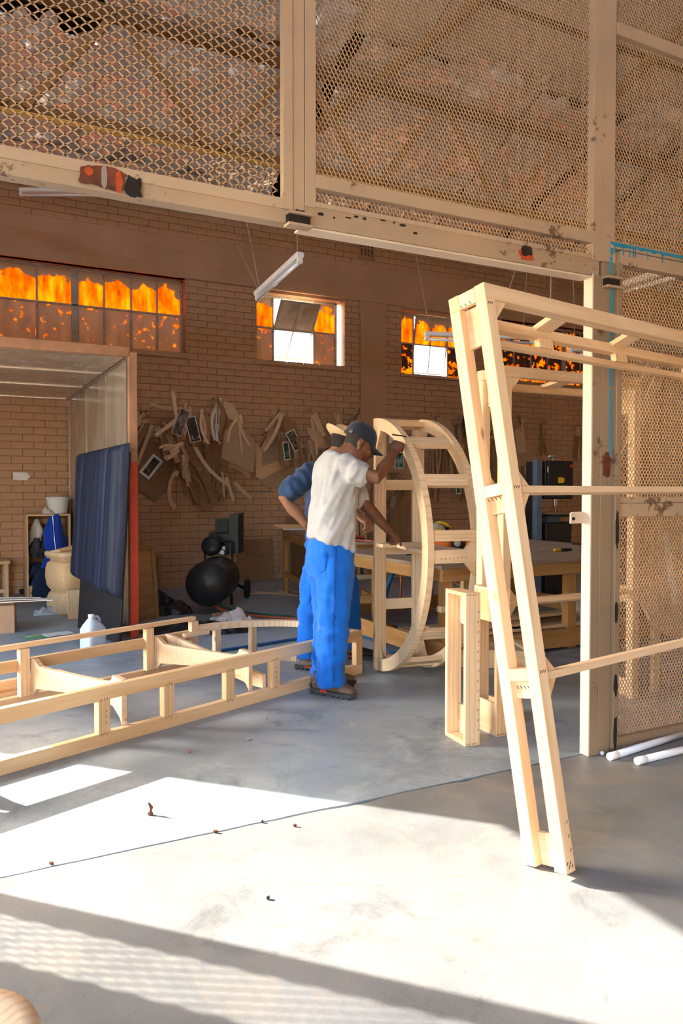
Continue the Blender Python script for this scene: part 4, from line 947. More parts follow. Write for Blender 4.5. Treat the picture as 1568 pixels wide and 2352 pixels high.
MB().lathe([(.0, .46), (.16, .46), (.17, .47), (.17, .49), (.16, .5), (.0, .5)], 24).build('seat', 'old_wood', sl)
for sx in (-1, 1):
    for sy in (-1, 1): board('leg', (sx * .12, sy * .12, 0), (sx * .10, sy * .10, .46), .035, .035, 'old_wood', sl, up=(1, 0, 0))
for k, (x0, y0, x1, y1) in enumerate(((364, 1340, 440, 1336), (366, 1352, 445, 1345))):
    a, b_ = fl(x0, y0), fl(x1, y1); tag(board('timber_strip', a + Vector((0, 0, .03)), b_ + Vector((0, 0, .03)), .04, .055, 'pine_dark'), ('timber strip on floor along wall behind the stool', 'timber strip on floor in front of the stool legs')[k], 'timber strip')
bq = [fl(350, 1405), fl(430, 1450), fl(505, 1445)]
tag(crumple('black_sheet', (bq[0].x, bq[0].y + .05, 0), (.75, .8, .24), 3.3, 'black_film', n=22, amp=.5), 'tall heap of black plastic sheeting beside the red post', 'plastic sheet', 'black plastic sheets')
tag(crumple('black_sheet', (bq[1].x + .02, bq[1].y - .02, 0), (.80, .42, .13), 7.9, 'black_film', n=20, amp=.5), 'low black plastic sheeting behind the end post of low frame', 'plastic sheet', 'black plastic sheets')
tag(crumple('black_sheet', (bq[2].x + .05, bq[2].y - .15, 0), (.45, .28, .08), 12.4, 'black_film', n=18, amp=.6), 'crumpled black plastic near the curved rail', 'plastic sheet', 'black plastic sheets')
q = fl(530, 1432); tag(crumple('clear_wrap', (q.x, q.y, 0), (.42, .30, .11), 5.5, 'clear_film', n=20, amp=.6), 'crumpled clear plastic wrap on the floor behind the curved rail', 'plastic wrap')

# ---- air compressor
A = fl(492, 1390); A = Vector((A.x + .05, A.y - .03, 0)); axd = Vector((.47, .88, 0)).normalized()
cp = thing('air_compressor', 'black air compressor with round tank, motor and belt guard on wheels', 'air compressor', frame(A, axd, (-axd.y, axd.x, 0)))
TRd, TZ = .235, .325
MB().lathe([(.0, -.07), (.08, -.062), (.17, -.035), (.215, 0), (TRd, .04), (TRd, .70), (.215, .74), (.12, .785), (0, .80)], 32, frame((0, 0, TZ), (0, 0, 1), (0, 1, 0)) @ Matrix.Rotation(R(0), 4, 'Z'), cap=False).build('tank', 'machine_black', cp, True)
MB().box((.42, 0, TZ + TRd + .01), (.62, .26, .02), ch=.004).build('deck', 'machine_black', cp)
MB().lathe([(.0, 0), (.10, 0), (.11, .02), (.11, .24), (.08, .27), (.0, .27)], 20, frame((.06, .06, TZ + TRd + .12), (0, 0, 1), (0, 1, 0))).build('motor', 'machine_black', cp, True); MB().lathe([(.0, -.012), (.07, -.012), (.098, -.002), (.098, .004)], 20, frame((.055, .06, TZ + TRd + .12), (0, 0, 1), (0, 1, 0)), cap=False).build('motor_cover', 'steel_dull', cp, True)
m = MB(); m.box((.33, .02, TZ + TRd + .13), (.34, .24, .24), ch=.015); m.build('pump_block', 'machine_black', cp)
m = MB()
for k in range(7): m.box((.40, .02, TZ + TRd + .255 + k * .022), (.20 - .004 * abs(k - 3), .17, .011))
m.box((.40, .02, TZ + TRd + .32), (.13, .12, .16)); m.build('cylinder_fin', 'machine_black', cp)
m = MB(); gx, gy = .28, -.20
for k in range(9): m.box((gx + .0, gy, TZ + TRd + .03 + k * .052), (.46, .012, .008))
for k in range(12): m.box((gx - .22 + k * .04, gy, TZ + TRd + .24), (.006, .012, .44))
m.box((gx, gy + .05, TZ + TRd + .24), (.46, .09, .44)); m.box((gx, gy, TZ + TRd + .46), (.48, .03, .02)); m.box((gx, gy, TZ + TRd + .02), (.48, .03, .02)); m.build('belt_guard', 'machine_black', cp)
MB().tube(smooth_path([(-.02, .15, TZ + .12), (-.06, .15, TZ + .36), (-.06, .11, TZ + .40), (-.06, -.11, TZ + .40), (-.06, -.15, TZ + .36), (-.02, -.15, TZ + .12)], 5), .013, 8).build('handle', 'rubber', cp, True)
MB().box((-.02, 0, TZ + .30), (.10, .16, .09), ch=.006).build('pressure_switch', 'tool_grey', cp); MB().box((-.075, .02, TZ + .30), (.02, .03, .03)).build('switch_knob', 'red', cp)
for y_ in (-.05, .04):
    g_ = MB().lathe([(.0, 0), (.03, 0), (.032, .004), (.032, .022), (.0, .024)], 18, frame((-.085, y_, TZ + (.34 if y_ > 0 else .28)), (0, 0, 1), (0, -1, 0))).build('gauge', 'rubber', cp)
    MB().lathe([(.0, 0), (.027, 0), (.027, .003), (.0, .003)], 18, frame((-.112, y_, TZ + (.34 if y_ > 0 else .28)), (0, 0, 1), (0, -1, 0))).build('dial', 'paper', g_)
MB().tube([(-.07, -.02, TZ + .24), (-.07, -.02, TZ + .12)], [.018, .014], 10).build('filter_bowl', 'steel_dull', cp)
for y_ in (-.20, .20): MB().lathe([(.03, -.03), (.09, -.03), (.11, -.02), (.11, .02), (.09, .03), (.03, .03)], 24, frame((.62, y_ * 1.15, .11), (1, 0, 0), (0, 0, 1))).build('wheel', 'rubber', cp); MB().bar((.62, y_, .11), (.50, y_ * .6, TZ - .15), .02, .03).build('wheel_strut', 'machine_black', cp)
for y_ in (-.13, .13): MB().tube([(.05, y_, .0), (.05, y_, .08), (.06, y_ * .8, TZ - .12)], .017, 8).build('foot', 'rubber', cp)
# ================================================================ benches, machines, tools
# ---- narrow bench behind the men
c0 = Vector((3.87, 9.05, 0)); c1_ = Vector((3.28, 6.55, 0)); ld = (c1_ - c0).normalized(); wdv = Vector((-ld.y, ld.x, 0))
if wdv.x < 0: wdv = -wdv
NL = (c1_ - c0).length; NW = .50; NZ = .80
nb = thing('narrow_workbench', 'long narrow wooden workbench behind the two men', 'workbench', frame(c0, ld, wdv))
sg = 1 if (nb.matrix_basis.to_3x3() @ Vector((0, 1, 0))).dot(wdv) > 0 else -1
BY = lambda y: sg * y
for k in range(2): board('top_board', (-.04, BY(.02 + NW * (k + .5) / 2 - .02), NZ - .012), (NL + .04, BY(.02 + NW * (k + .5) / 2 - .02), NZ - .012), NW / 2 - .003, .024, 'bench_top', nb)
for x_ in (.035, NL - .035):
    for y_ in (.035, NW - .035): board('leg', (x_, BY(y_), 0), (x_, BY(y_), NZ - .025), .07, .05, 'bench_orange', nb, up=(0, 1, 0))
for y_ in (.012, NW - .012): board('apron', (0, BY(y_), NZ - .075), (NL, BY(y_), NZ - .075), .022, .10, 'bench_orange', nb); board('stretcher', (.06, BY(y_ + .02 * (1 if y_ < .1 else -1)), .24), (NL - .06, BY(y_ + .02 * (1 if y_ < .1 else -1)), .24), .03, .075, 'bench_orange', nb)
for x_ in (.012, NL - .012): board('apron', (x_, BY(.02), NZ - .075), (x_, BY(NW - .02), NZ - .075), .022, .10, 'bench_orange', nb); board('stretcher', (x_ + .03 * (1 if x_ < .1 else -1), BY(.05), .24), (x_ + .03 * (1 if x_ < .1 else -1), BY(NW - .05), .24), .03, .075, 'bench_orange', nb)
MB().box((.62, BY(.09), .46), (1.0, .012, .46)).build('side_panel', 'hardboard', nb)
for k, (x, y, dx, L_, mt_) in enumerate(((648, 1196, 0, .40, 'pine'), (656, 1199, .05, .34, 'pine_orange'))):
    o = board('offcut_strip', (-L_ / 2, 0, 0), (L_ / 2, 0, 0), .06, .022, mt_); q = nb.matrix_basis @ Vector((.10 + .05 * k, BY(.14), 0)); o.matrix_basis = TR(q.x - .06, q.y, NZ + .030 + .022 * (1 - k), R(-14 + 6 * k)); tag(o, ('pale wood strip on top of the papers on the narrow bench', 'orange wood strip lying on papers on the narrow bench')[k], 'wood strip')
q = nb.matrix_basis @ Vector((.14, BY(.16), 0)); o = tag(MB().box((0, 0, 0), (.36, .24, .016), ch=.002).build('paper_stack', 'paper', M=TR(q.x, q.y, NZ + .010, R(-20))), 'stack of papers under wood strips on narrow bench', 'papers')
q = nb.matrix_basis @ Vector((NL - .30, BY(.28), 0)); tt = thing('tool_tray', 'dark tool tray on the narrow bench right of the men', 'tray', TR(q.x, q.y, NZ, R(-8)))
MB().box((0, 0, .012), (.26, .16, .024), ch=.003).build('tray', 'black_plastic', tt); MB().tube([(-.08, .02, .04), (.08, .03, .04)], .014, 8).build('blue_tool', 'hose_blue', tt); MB().tube([(-.06, -.04, .036), (.05, -.03, .036)], .010, 8).build('steel_tool', 'steel', tt); MB().tube([(.06, 0, .036), (.16, .0, .030)], .008, 8).build('red_tool', 'red', tt)
# hardboard sheets leaning on the wall
for k, (x0, x1, z_, mt_) in enumerate(((549, 628, .60, 'hardboard'), (655, 745, .92, 'hardboard'))):
    a, b_ = oy(x0, 1330, YW - .12), oy(x1, 1330, YW - .12); W_ = b_.x - a.x
    o = MB().box((W_ / 2, 0, z_ / 2), (W_, .012, z_), ch=.001).build('hardboard_sheet', mt_, M=frame((a.x, YW - .13 - .10 * k, .002), (1, 0, 0), None, (0, .10, 1))); tag(o, ('low brown hardboard sheet leaning on wall right of compressor', 'tall brown hardboard sheet leaning on wall behind the narrow bench')[k], 'hardboard sheet')
rf_ = random.Random(4)
for k, (x0, y0, x1, y1, lab) in enumerate(((565, 1366, 660, 1362, 'thin curved wood strip on floor left of the narrow bench leg'), (570, 1360, 690, 1370, 'thin wood strip on floor lying across another by the bench leg'), (490, 1415, 522, 1408, 'small wood scrap on floor in front of the compressor'), (640, 1359, 665, 1357, 'curled wood shaving at foot of narrow bench leg'), (672, 1360, 692, 1363, 'small pale wood block on floor by the bench'), (892, 1345, 915, 1346, 'short pale wood strip on floor seen between arch stiles'), (498, 1337, 530, 1335, 'wood scrap at the wall behind the compressor'))):
    a, b_ = fl(x0, y0), fl(x1, y1); tag(board('wood_scrap', a + Vector((0, 0, .012)), b_ + Vector((0, 0, .012)), .05, .02, 'template_ply'), lab, 'wood scrap', 'wood scraps on the floor')

# ---- big assembly bench at the right
EX0, EX1, EY0, EY1, EZ = 3.30, 5.9, 4.72, 6.95, .74
eb = thing('assembly_bench', 'large wooden assembly bench with orange apron and low stretchers', 'workbench')
nb_ = 7; wb = (EY1 - EY0 + .06) / nb_
for k in range(nb_): board('top_board', (EX0 - .03, EY0 - .03 + wb * (k + .5), EZ - .012), (EX1 + .03, EY0 - .03 + wb * (k + .5), EZ - .012), wb - .002, .024, 'bench_top', eb)
for y_ in (EY0 + .014, EY1 - .014): board('apron', (EX0, y_, EZ - .075), (EX1, y_, EZ - .075), .024, .10, 'bench_orange', eb); board('floor_rail', (EX0 - .02, y_, .095), (EX1, y_, .095), .03, .14, 'bench_orange', eb); board('stretcher', (EX0, y_ + .03 * (1 if y_ < 5.5 else -1), .41), (EX1, y_ + .03 * (1 if y_ < 5.5 else -1), .41), .06, .045, 'pine', eb)
for x_ in (EX0 + .014, EX1 - .014): board('apron', (x_, EY0 + .03, EZ - .075), (x_, EY1 - .03, EZ - .075), .024, .10, 'bench_orange', eb); board('floor_rail', (x_, EY0 + .03, .095), (x_, EY1 - .03, .095), .03, .14, 'bench_orange', eb)
for x_ in (EX0 + .08, 4.62, EX1 - .08):
    for y_ in (EY0 + .075, EY1 - .075): board('leg', (x_, y_, 0), (x_, y_, EZ - .025), .09, .07, 'bench_orange', eb, up=(0, 1, 0))
q = fl(1225, 1380, .35); board('brace', (3.98, 5.4, .02), (4.02, 5.4, EZ - .03), .06, .05, 'pine', eb, up=(0, 1, 0)); board('brace', (4.05, 5.8, .55), (4.45, 5.8, .32), .03, .04, 'pine', eb)
# timber lengths stored on the stretchers
zt_ = .435
rs_ = random.Random(9); stack = [(3.40, 4.15, 4.86, .168), (3.45, 4.25, 4.99, .168), (3.38, 4.20, 5.12, .168), (3.42, 4.18, 4.92, .200), (3.40, 4.10, 5.06, .200), (3.85, 4.62, 5.20, .168), (3.80, 4.60, 5.33, .168), (3.90, 4.66, 5.26, .200), (4.05, 5.4, 4.86, .168), (3.95, 5.5, 5.00, .232)]
MB().box(((EX0 + EX1) / 2, 5.1, .155), (EX1 - EX0 - .1, .66, .018)).build('shelf_board', 'old_wood', eb)
for k, (x0, x1, y_, z_) in enumerate(stack):
    o = board('stored_length', (x0, y_ + rs_.uniform(-.02, .02), z_ + .014), (x1, y_ + rs_.uniform(-.03, .03), z_ + .014), .11, .026, 'template_ply' if k % 3 else 'pine'); tag(o, ('frontmost short', 'second short', 'third short', 'upper front short', 'upper rear short', 'lower middle', 'lower rear middle', 'upper middle', 'long front', 'long topmost')[k] + ' sawn timber length on the shelf under assembly bench', 'timber', 'timber lengths under the assembly bench')
tb = thing('plastic_tub', 'cloudy plastic tub on the shelf under assembly bench', 'tub', (5.02, 5.06, .166))
MB().loft([((0, 0, 0), (.15, 0, 0), (0, .11, 0), 5), ((0, 0, .18), (.17, 0, 0), (0, .13, 0), 5), ((0, 0, .19), (.18, 0, 0), (0, .14, 0), 5), ((0, 0, .205), (.18, 0, 0), (0, .14, 0), 5)], 28).build('tub_body', 'clear_film', tb, True)
# low timber sled in front of it
q = fl(1000, 1465); sd_ = thing('timber_sled', 'rough timber offcut frame on floor behind the arched frame', 'timber frame', TR(3.62, 4.42, 0, R(-35)))
board('side', (-.30, 0, .07), (.30, 0, .07), .03, .13, 'pine_orange', sd_); board('side', (-.25, .3, .07), (.30, .3, .07), .03, .13, 'pine_orange', sd_); board('slat', (-.2, -.02, .145), (-.1, .34, .145), .07, .02, 'pine', sd_); board('slat', (.2, -.02, .145), (.12, .34, .145), .07, .02, 'pine', sd_)

# ---- things on the assembly bench
def onb(x, y): return fl(x, y, EZ)
q = onb(1017, 1249); cs_ = thing('circular_saw', 'grey and yellow circular saw standing on the assembly bench', 'circular saw', TR(q.x, q.y + .08, EZ, R(-25)))
MB().box((0, 0, .035), (.26, .14, .006), Matrix.Rotation(R(-14), 4, 'Y'), ch=.001).build('base_plate', 'steel', cs_)
MB().lathe([(.0, -.02), (.085, -.02), (.095, -.012), (.095, .012), (.085, .02), (0, .02)], 28, frame((-.02, 0, .115), (1, 0, 0), (0, 0, 1))).build('blade_guard', 'tool_grey', cs_); MB().lathe([(0, 0), (.045, 0), (.045, .12), (.035, .13), (0, .13)], 18, frame((.0, .02, .11), (1, 0, 0), (0, 0, 1))).build('motor', 'yellow', cs_, True)
MB().tube(smooth_path([(-.07, .05, .16), (.0, .06, .21), (.08, .06, .20), (.13, .05, .15)], 5), [.018] * 16, 8).build('handle', 'yellow', cs_, True); MB().tube([(.12, .05, .16), (.02, .04, .14)], .018, 8).build('grip', 'black_plastic', cs_); MB().box((-.085, -.01, .13), (.05, .04, .13), Matrix.Rotation(R(20), 4, 'Y'), ch=.006).build('front_guard', 'tool_grey', cs_)
q = onb(1052, 1256); bx_ = thing('tool_box_carton', 'small yellow and brown carton behind the nail gun', 'carton', TR(q.x + .06, q.y + .12, EZ, R(-12)))
MB().box((0, 0, .055), (.30, .17, .11), ch=.003).build('carton_body', 'cardboard', bx_); MB().box((-.08, -.087, .065), (.13, .002, .09)).build('yellow_print', 'yellow', bx_); MB().box((0, 0, .1115), (.30, .05, .002)).build('tape', 'mdf_light', bx_)
q = onb(1030, 1262); ng = thing('nail_gun', 'orange and black nail gun lying on the assembly bench', 'nail gun', TR(q.x, q.y + .03, EZ, R(-27)))
MB().tube([(-.17, 0, .045), (-.12, 0, .048), (-.02, 0, .045), (.04, 0, .045)], [.028, .033, .026, .030], 12).build('handle', 'orange', ng, True); MB().lathe([(.0, 0), (.05, 0), (.056, .01), (.056, .10), (.046, .115), (.02, .12), (0, .12)], 20, frame((.09, .05, .058), (1, 0, 0), (0, 0, 1))).build('cap', 'black_plastic', ng)
MB().box((.13, .01, .055), (.09, .09, .10), ch=.012).build('head', 'black_plastic', ng); MB().box((.185, .01, .055), (.03, .08, .09), ch=.006).build('side_cover', 'orange', ng); MB().lathe([(.0, 0), (.03, 0), (.03, .012), (.018, .014), (0, .014)], 16, frame((.09, -.062, .058), (1, 0, 0), (0, 0, 1))).build('cap_ring', 'steel_dull', ng); MB().box((-.03, 0, .012), (.22, .025, .02), ch=.003).build('magazine', 'rubber', ng)
a, b_ = onb(1030, 1270), onb(1097, 1268); tag(MB().tube([a + Vector((0, 0, .008)), b_ + Vector((0, 0, .008))], .008, 6).build('red_pencil', 'red'), 'red carpenter pencil on bench edge in front of nail gun', 'pencil')
q = onb(1136, 1258); bo = thing('spray_bottle', 'milky plastic bottle with dark collar on assembly bench', 'bottle', (q.x, q.y, EZ))
MB().lathe([(.0, 0), (.034, 0), (.037, .006), (.037, .11), (.030, .145), (.018, .165), (.018, .175), (0, .175)], 20).build('bottle_body', 'white_plastic', bo, True); MB().lathe([(0, .17), (.022, .17), (.022, .20), (.0, .20)], 16).build('collar', 'black_plastic', bo); MB().lathe([(0, .2), (.014, .2), (.018, .235), (.012, .245), (0, .245)], 14).build('cap', 'white_plastic', bo, True); MB().lathe([(.0365, -.0), (.039, .0), (.039, .03), (.0365, .03)], 20).build('base_ring', 'rubber', bo)
a, b_ = onb(1228, 1270), onb(1311, 1266); sv = thing('screwdriver', 'yellow and black handled screwdriver on the assembly bench', 'screwdriver', frame(a + Vector((0, 0, .016)), b_ - a, None, (0, 0, 1)))
Ls = (b_ - a).length; MB().tube([(0, 0, -.008), (Ls * .5, 0, 0)], .0045, 8).build('blade', 'steel', sv); MB().tube([(Ls * .5, 0, 0), (Ls * .55, 0, 0), (Ls * .7, 0, 0)], [.012, .016, .014], 10).build('handle_collar', 'yellow', sv, True); MB().tube([(Ls * .7, 0, 0), (Ls * .85, 0, 0), (Ls, 0, 0)], [.014, .016, .014], 10).build('handle', 'black_plastic', sv, True)
a, b_ = onb(1313, 1251), onb(1400, 1251); tag(MB().prism([(0, 0), (.06, -.012), (.40, -.015), (.40, .015), (.06, .012)], .012, frame(a + Vector((0, 0, .008)), b_ - a, None, (0, 0, 1))).build('steel_rule', 'black_plastic'), 'flat black tapering tool lying at back of assembly bench', 'tool')
# ---- band saw
q = fl(1255, 1357); YB = 7.35; bxl = oy(1219, 1150, YB).x; bxr = oy(1300, 1150, YB).x; bs = thing('band_saw', 'black band saw with blue-grey column behind the assembly bench', 'band saw', (bxl, YB, 0))
BW = bxr - bxl; Zb_ = oy(1255, 1057, YB).z; Zt2 = oy(1290, 1180, YB).z; cw = oy(1232, 1150, YB).x - bxl
MB().box((cw / 2, -.06, Zb_ / 2), (cw, .08, Zb_), ch=.006).build('column', 'machine_blue', bs); MB().box((cw + .03, .10, Zb_ / 2), (.06, .2, Zb_ - .03), ch=.004).build('column_side', 'machine_black', bs)
MB().box(((cw + .05 + BW) / 2, .02, Zb_ - .245), (BW - cw - .05, .24, .47), ch=.008).build('upper_wheel_box', 'machine_black', bs)
dr = MB().box(((cw + .06 + BW) / 2, -.115, Zb_ - .245), (BW - cw - .08, .03, .45), ch=.006).build('wheel_door', 'machine_black', bs); MB().prism([(-.05, -.035), (.02, -.035), (.05, -.02), (.05, .025), (.02, .035), (-.05, .035)], .004, frame(((cw + BW) / 2 + .03, -.133, Zb_ - .25), (1, 0, 0), (0, 0, 1))).build('maker_plate', 'yellow', dr); MB().lathe([(0, 0), (.022, 0), (.022, .02), (0, .024)], 14, frame((BW - .055, -.13, Zb_ - .075), (1, 0, 0), (0, 0, 1))).build('door_knob', 'red', dr)
for z_ in (Zb_ - .12, Zb_ - .36): MB().tube([(cw + .065, -.125, z_ - .035), (cw + .065, -.125, z_ + .035)], .009, 8).build('hinge', 'steel_dull', bs)
MB().lathe([(0, 0), (.012, 0), (.012, .035), (.055, .04), (.06, .05), (.055, .06), (0, .062)], 18, Matrix.Translation(((cw + BW) / 2 + .05, .03, Zb_))).build('tension_wheel', 'steel_dull', bs)
MB().box((BW * .70, .02, Zt2 + .16), (.05, .05, .12), ch=.004).build('blade_guide', 'steel', bs); MB().box((BW * .72, .02, Zt2 + .05), (.018, .004, .30)).build('blade', 'steel', bs)
MB().box((cw + .36, .02, Zt2 - .012), (.62, .50, .03), ch=.003).build('table', 'machine_black', bs); MB().box((cw + .36, .02, Zt2 + .0045), (.60, .48, .003)).build('table_face', 'steel_dull', bs); MB().box((cw + .22, .0, Zt2 - .07), (.20, .16, .09), ch=.006).build('trunnion', 'machine_blue', bs)
MB().box(((cw + .05 + BW) / 2, .02, (Zt2 - .10) / 2), (BW - cw - .06, .26, Zt2 - .10), ch=.01).build('lower_wheel_box', 'machine_black', bs); MB().box((cw + .035, -.02, Zt2 + .09), (.05, .05, .10), ch=.004).build('switch_box', 'yellow', bs); MB().box((cw + .035, -.05, Zt2 + .08), (.03, .012, .03)).build('stop_button', 'red', bs); MB().box((cw + .035, .0, Zt2 + .22), (.05, .06, .10), Matrix.Identity(4), ch=.006).build('guard_lever', 'yellow', bs)

# ---- hoses and cables on the floor
def hose(name, pts, r, mat, label, cat='hose'):
    return tag(MB().tube(smooth_path(pts, 8), r, 8).build(name, mat, None, True), label, cat)
P = lambda x, y, z=.013: fl(x, y, z)
cpm = cp.matrix_basis
hose('red_hose', [cpm @ Vector((-.072, -.02, TZ + .04)), cpm @ Vector((-.16, -.06, TZ - .05)), P(492, 1384, .10), P(520, 1404), P(580, 1414), P(660, 1420), P(705, 1424), P(770, 1432), P(830, 1444)], .013, 'hose_red', 'red air hose running from the compressor across the floor')
hose('green_hose', [cpm @ Vector((-.10, -.05, TZ + .27)), cpm @ Vector((-.12, .05, TZ + .10)), cpm @ Vector((-.13, 0, TZ - .10)), P(505, 1384, .12), P(540, 1402), P(600, 1411), P(660, 1415), P(700, 1422), P(760, 1428), P(815, 1438)], .012, 'hose_green', 'dark green air hose running beside the red one')
hose('blue_hose', [P(440, 1505), P(520, 1492), P(600, 1480), P(690, 1466), P(780, 1458), P(845, 1462), P(880, 1486), P(912, 1500), P(935, 1490)], .012, 'hose_blue', 'blue hose lying across the floor under the low frame')
coilc = P(835, 1448)
def coil(name, c, rx, n, r, mat, label, sd):
    rnd = random.Random(sd); pts = []
    for k in range(n * 12): a = 2 * math.pi * k / 12; q_ = rx * (1 + .18 * math.sin(k * .7 + sd)) + rnd.uniform(-.012, .012); pts.append(Vector((c.x + q_ * math.cos(a), c.y + q_ * .8 * math.sin(a), .014 + .006 * (k / 12) + rnd.uniform(0, .006))))
    tag(MB().tube(pts, r, 7).build(name, mat, None, True), label, 'hose')
coil('red_coil', coilc, .26, 4, .012, 'hose_red', 'loose coil of red hose on floor left of the arch', 3); coil('green_coil', coilc + Vector((.06, .05, 0)), .24, 3, .011, 'hose_green', 'loose coil of green hose among the red coil', 8)
coil('black_cable', P(950, 1470), .22, 3, .006, 'rubber', 'thin black cable coil on floor behind the arch', 5)
hose('thick_blue_hose', [P(878, 1420), dp(882, 1385, 6.6), dp(892, 1345, 6.7), dp(908, 1305, 6.8), dp(930, 1280, 6.9), dp(960, 1268, 6.9), Vector((EX0 + .25, EY0 + .9, EZ + .015))], .019, 'hose_blue', 'thick blue hose rising behind the arch to the bench')
hose('power_cord', [P(918, 1392), dp(921, 1350, 6.7), dp(918, 1310, 6.8), dp(905, 1270, 6.9), dp(900, 1250, 6.9), Vector((c1_.x + .35, c1_.y + .2, NZ + .01))], .008, 'hose_red', 'red cord hanging behind the arch next to the blue hose', 'cord')

# ---- hanging light fittings
def lamp(name, a, b_, label, wires, tube=True):
    a = Vector(a); b_ = Vector(b_); L_ = (b_ - a).length; t = thing(name, label, 'light fitting', frame(a, b_ - a, None, (0, 0, 1)), 'hanging tube light fittings')
    MB().box((L_ / 2, 0, .02), (L_, .07, .045), ch=.008).build('housing', 'lamp_white', t)
    if tube: MB().tube([(.04, 0, -.035), (L_ - .04, 0, -.035)], .016, 12).build('tube', 'glass_tube', t, True)
    for x_ in (.02, L_ - .02): MB().box((x_, 0, -.022), (.035, .045, .05), ch=.004).build('end_holder', 'lamp_white', t)
    for (x_, dx, dy, hh) in wires: MB().tube([(x_ * L_, 0, .04), (x_ * L_ + dx, dy, hh)], .0045, 5).build('hanging_wire', 'chain', t)
    return t
la = dp(690, 590, 6.2); lb = dp(590, 668, 7.25); lb.z = la.z - .05
lamp('tube_light', la, lb, 'white tube light fitting hanging in front of the middle window', ((.06, .0, -.03, 3.6), (.92, .5, .45, 3.4)))
la = dp(975, 771, 8.0); lamp('tube_light', la, la + Vector((1.15, -.35, 0)), 'white tube light hanging end-on in front of the small right window', ((.05, -.6, .5, 3.9), (.9, .2, 0, 3.9)))
la = dp(1308, 806, 8.2); lamp('tube_light', la, la + Vector((1.25, .0, -.0)), 'white tube light hanging behind the right jamb post', ((.06, -.2, 0, 4.2), (.94, .1, 0, 4.2)))
la = dp(45, 441, 9.0); lb = dp(336, 446, 9.0); lb.z = la.z
lamp('tube_light', la, lb, 'long white tube light high under the roof at top left', ((.05, 0, 0, 1.0), (.95, 0, 0, 1.3)))
la = dp(1415, 665, 6.0); lb = dp(1560, 620, 5.0); lamp('tube_light', la, lb, 'white tube light seen through the mesh gate', ((.1, 0, 0, 5.0), (.9, 0, 0, 5.0)))
for k, (x0, y0, d0, x1, y1, d1, lab) in enumerate(((1188, 606, 6.0, 1168, 668, 6.0, 'thin wire dangling above the leaning frame'), (1335, 625, 6.0, 1372, 672, 6.0, 'chain hanging beside the right jamb post'), (500, 470, 8.5, 592, 664, 8.5, 'thin wire hanging left of middle window'))):
    a, b_ = dp(x0, y0, d0), dp(x1, y1, d1); tp = a.copy(); tp.z = rz(a.y) + .12; tag(MB().tube([tp, a, b_], .005, 5).build('hanging_wire', 'chain'), lab, 'wire')

# ---- fluorescent tubes on the floor by the gate
for k, (x0, y0, x1, y1) in enumerate(((1399, 1738, 1600, 1676), (1462, 1748, 1640, 1704))):
    a, b_ = fl(x0, y0, .019), fl(x1, y1, .019); a.z = b_.z = .0185; L_ = (b_ - a).length; t = thing('fluorescent_tube', ('long glass fluorescent tube on floor against the gate', 'second glass tube on floor, nearer, with loose end cap')[k], 'fluorescent tube', frame(a, b_ - a, None, (0, 0, 1)))
    MB().tube([(.06, 0, 0), (L_, 0, 0)], .0175, 16).build('glass', 'glass_tube', t, True); MB().lathe([(.0145, 0), (.0185, 0), (.0185, .055), (.0175, .06)], 16, frame((0, 0, 0), (0, 0, -1), (0, 1, 0)) if False else Matrix.Rotation(R(90), 4, 'Y')).build('end_cap', 'lamp_white', t, True); MB().lathe([(0, .006), (.0146, .006)], 14, Matrix.Rotation(R(90), 4, 'Y'), cap=False).build('cap_disc', 'machine_blue', t)
tag(MB().ball((0, 0, .011), .011, 12, 8).build('glass_marble', 'glass_tube', None, True, Matrix.Translation(fl(1382, 1735))), 'small white ball on floor at foot of jamb post', 'ball')

# ---- crumbs and leaves on the floor
rc = random.Random(31)
for k, (x, y, s, mt_, lab) in enumerate(((345, 1872, .035, 'rust', 'dry curled leaf on the sunlit floor'), (433, 1729, .022, 'hose_red', 'small reddish chip on floor in front of low frame'), (677, 1899, .018, 'rust', 'tiny brown chip on floor right of centre joint'), (494, 1913, .022, 'rust', 'tiny brown chip lying on the slab joint'), (118, 1986, .020, 'rust', 'tiny dark chip near joint at left'), (615, 2066, .014, 'rubber', 'thin dark sliver on the sunlit floor'), (602, 1890, .012, 'soot_black', 'tiny dark crumb beside the slab joint'), (570, 1700, .03, 'grey_film', 'small grey scrap on the shaded floor'))):
    q = fl(x, y); s *= .55; o = MB().prism([(s * (.6 + .4 * rc.random()) * math.cos(a), s * .45 * math.sin(a)) for a in [2 * math.pi * i / 9 for i in range(9)]], .008).build('floor_debris', mt_, M=TR(q.x, q.y, .006, rc.uniform(0, 3))); tag(o, lab, 'debris', 'bits on the floor')
q = fl(345, 1872); tag(MB().tube([(q.x, q.y, .01), (q.x + .004, q.y, .03), (q.x - .006, q.y + .003, .05)], [.004, .008, .003], 6).build('leaf_stalk', 'rust'), 'upright curled stalk of the dry leaf on sunlit floor', 'leaf')
# ---- rounded wooden seat in the bottom left corner
q = fl(-100, 2392, .30); sw_ = thing('round_stool', 'rounded pale wooden stool top cut off at bottom left corner', 'stool', TR(q.x - .015, q.y - .02, 0, R(20)))
MB().lathe([(0, .275), (.08, .275), (.125, .27), (.15, .28), (.158, .30), (.15, .318), (.12, .324), (.09, .316), (.0, .306)], 40).build('seat', 'pine', sw_, True)
for k in range(3): a = 2 * math.pi * k / 3; MB().tube([(.13 * math.cos(a), .13 * math.sin(a), 0), (.09 * math.cos(a), .09 * math.sin(a), .28)], [.014, .02], 10).build('leg', 'pine_dark', sw_, True)
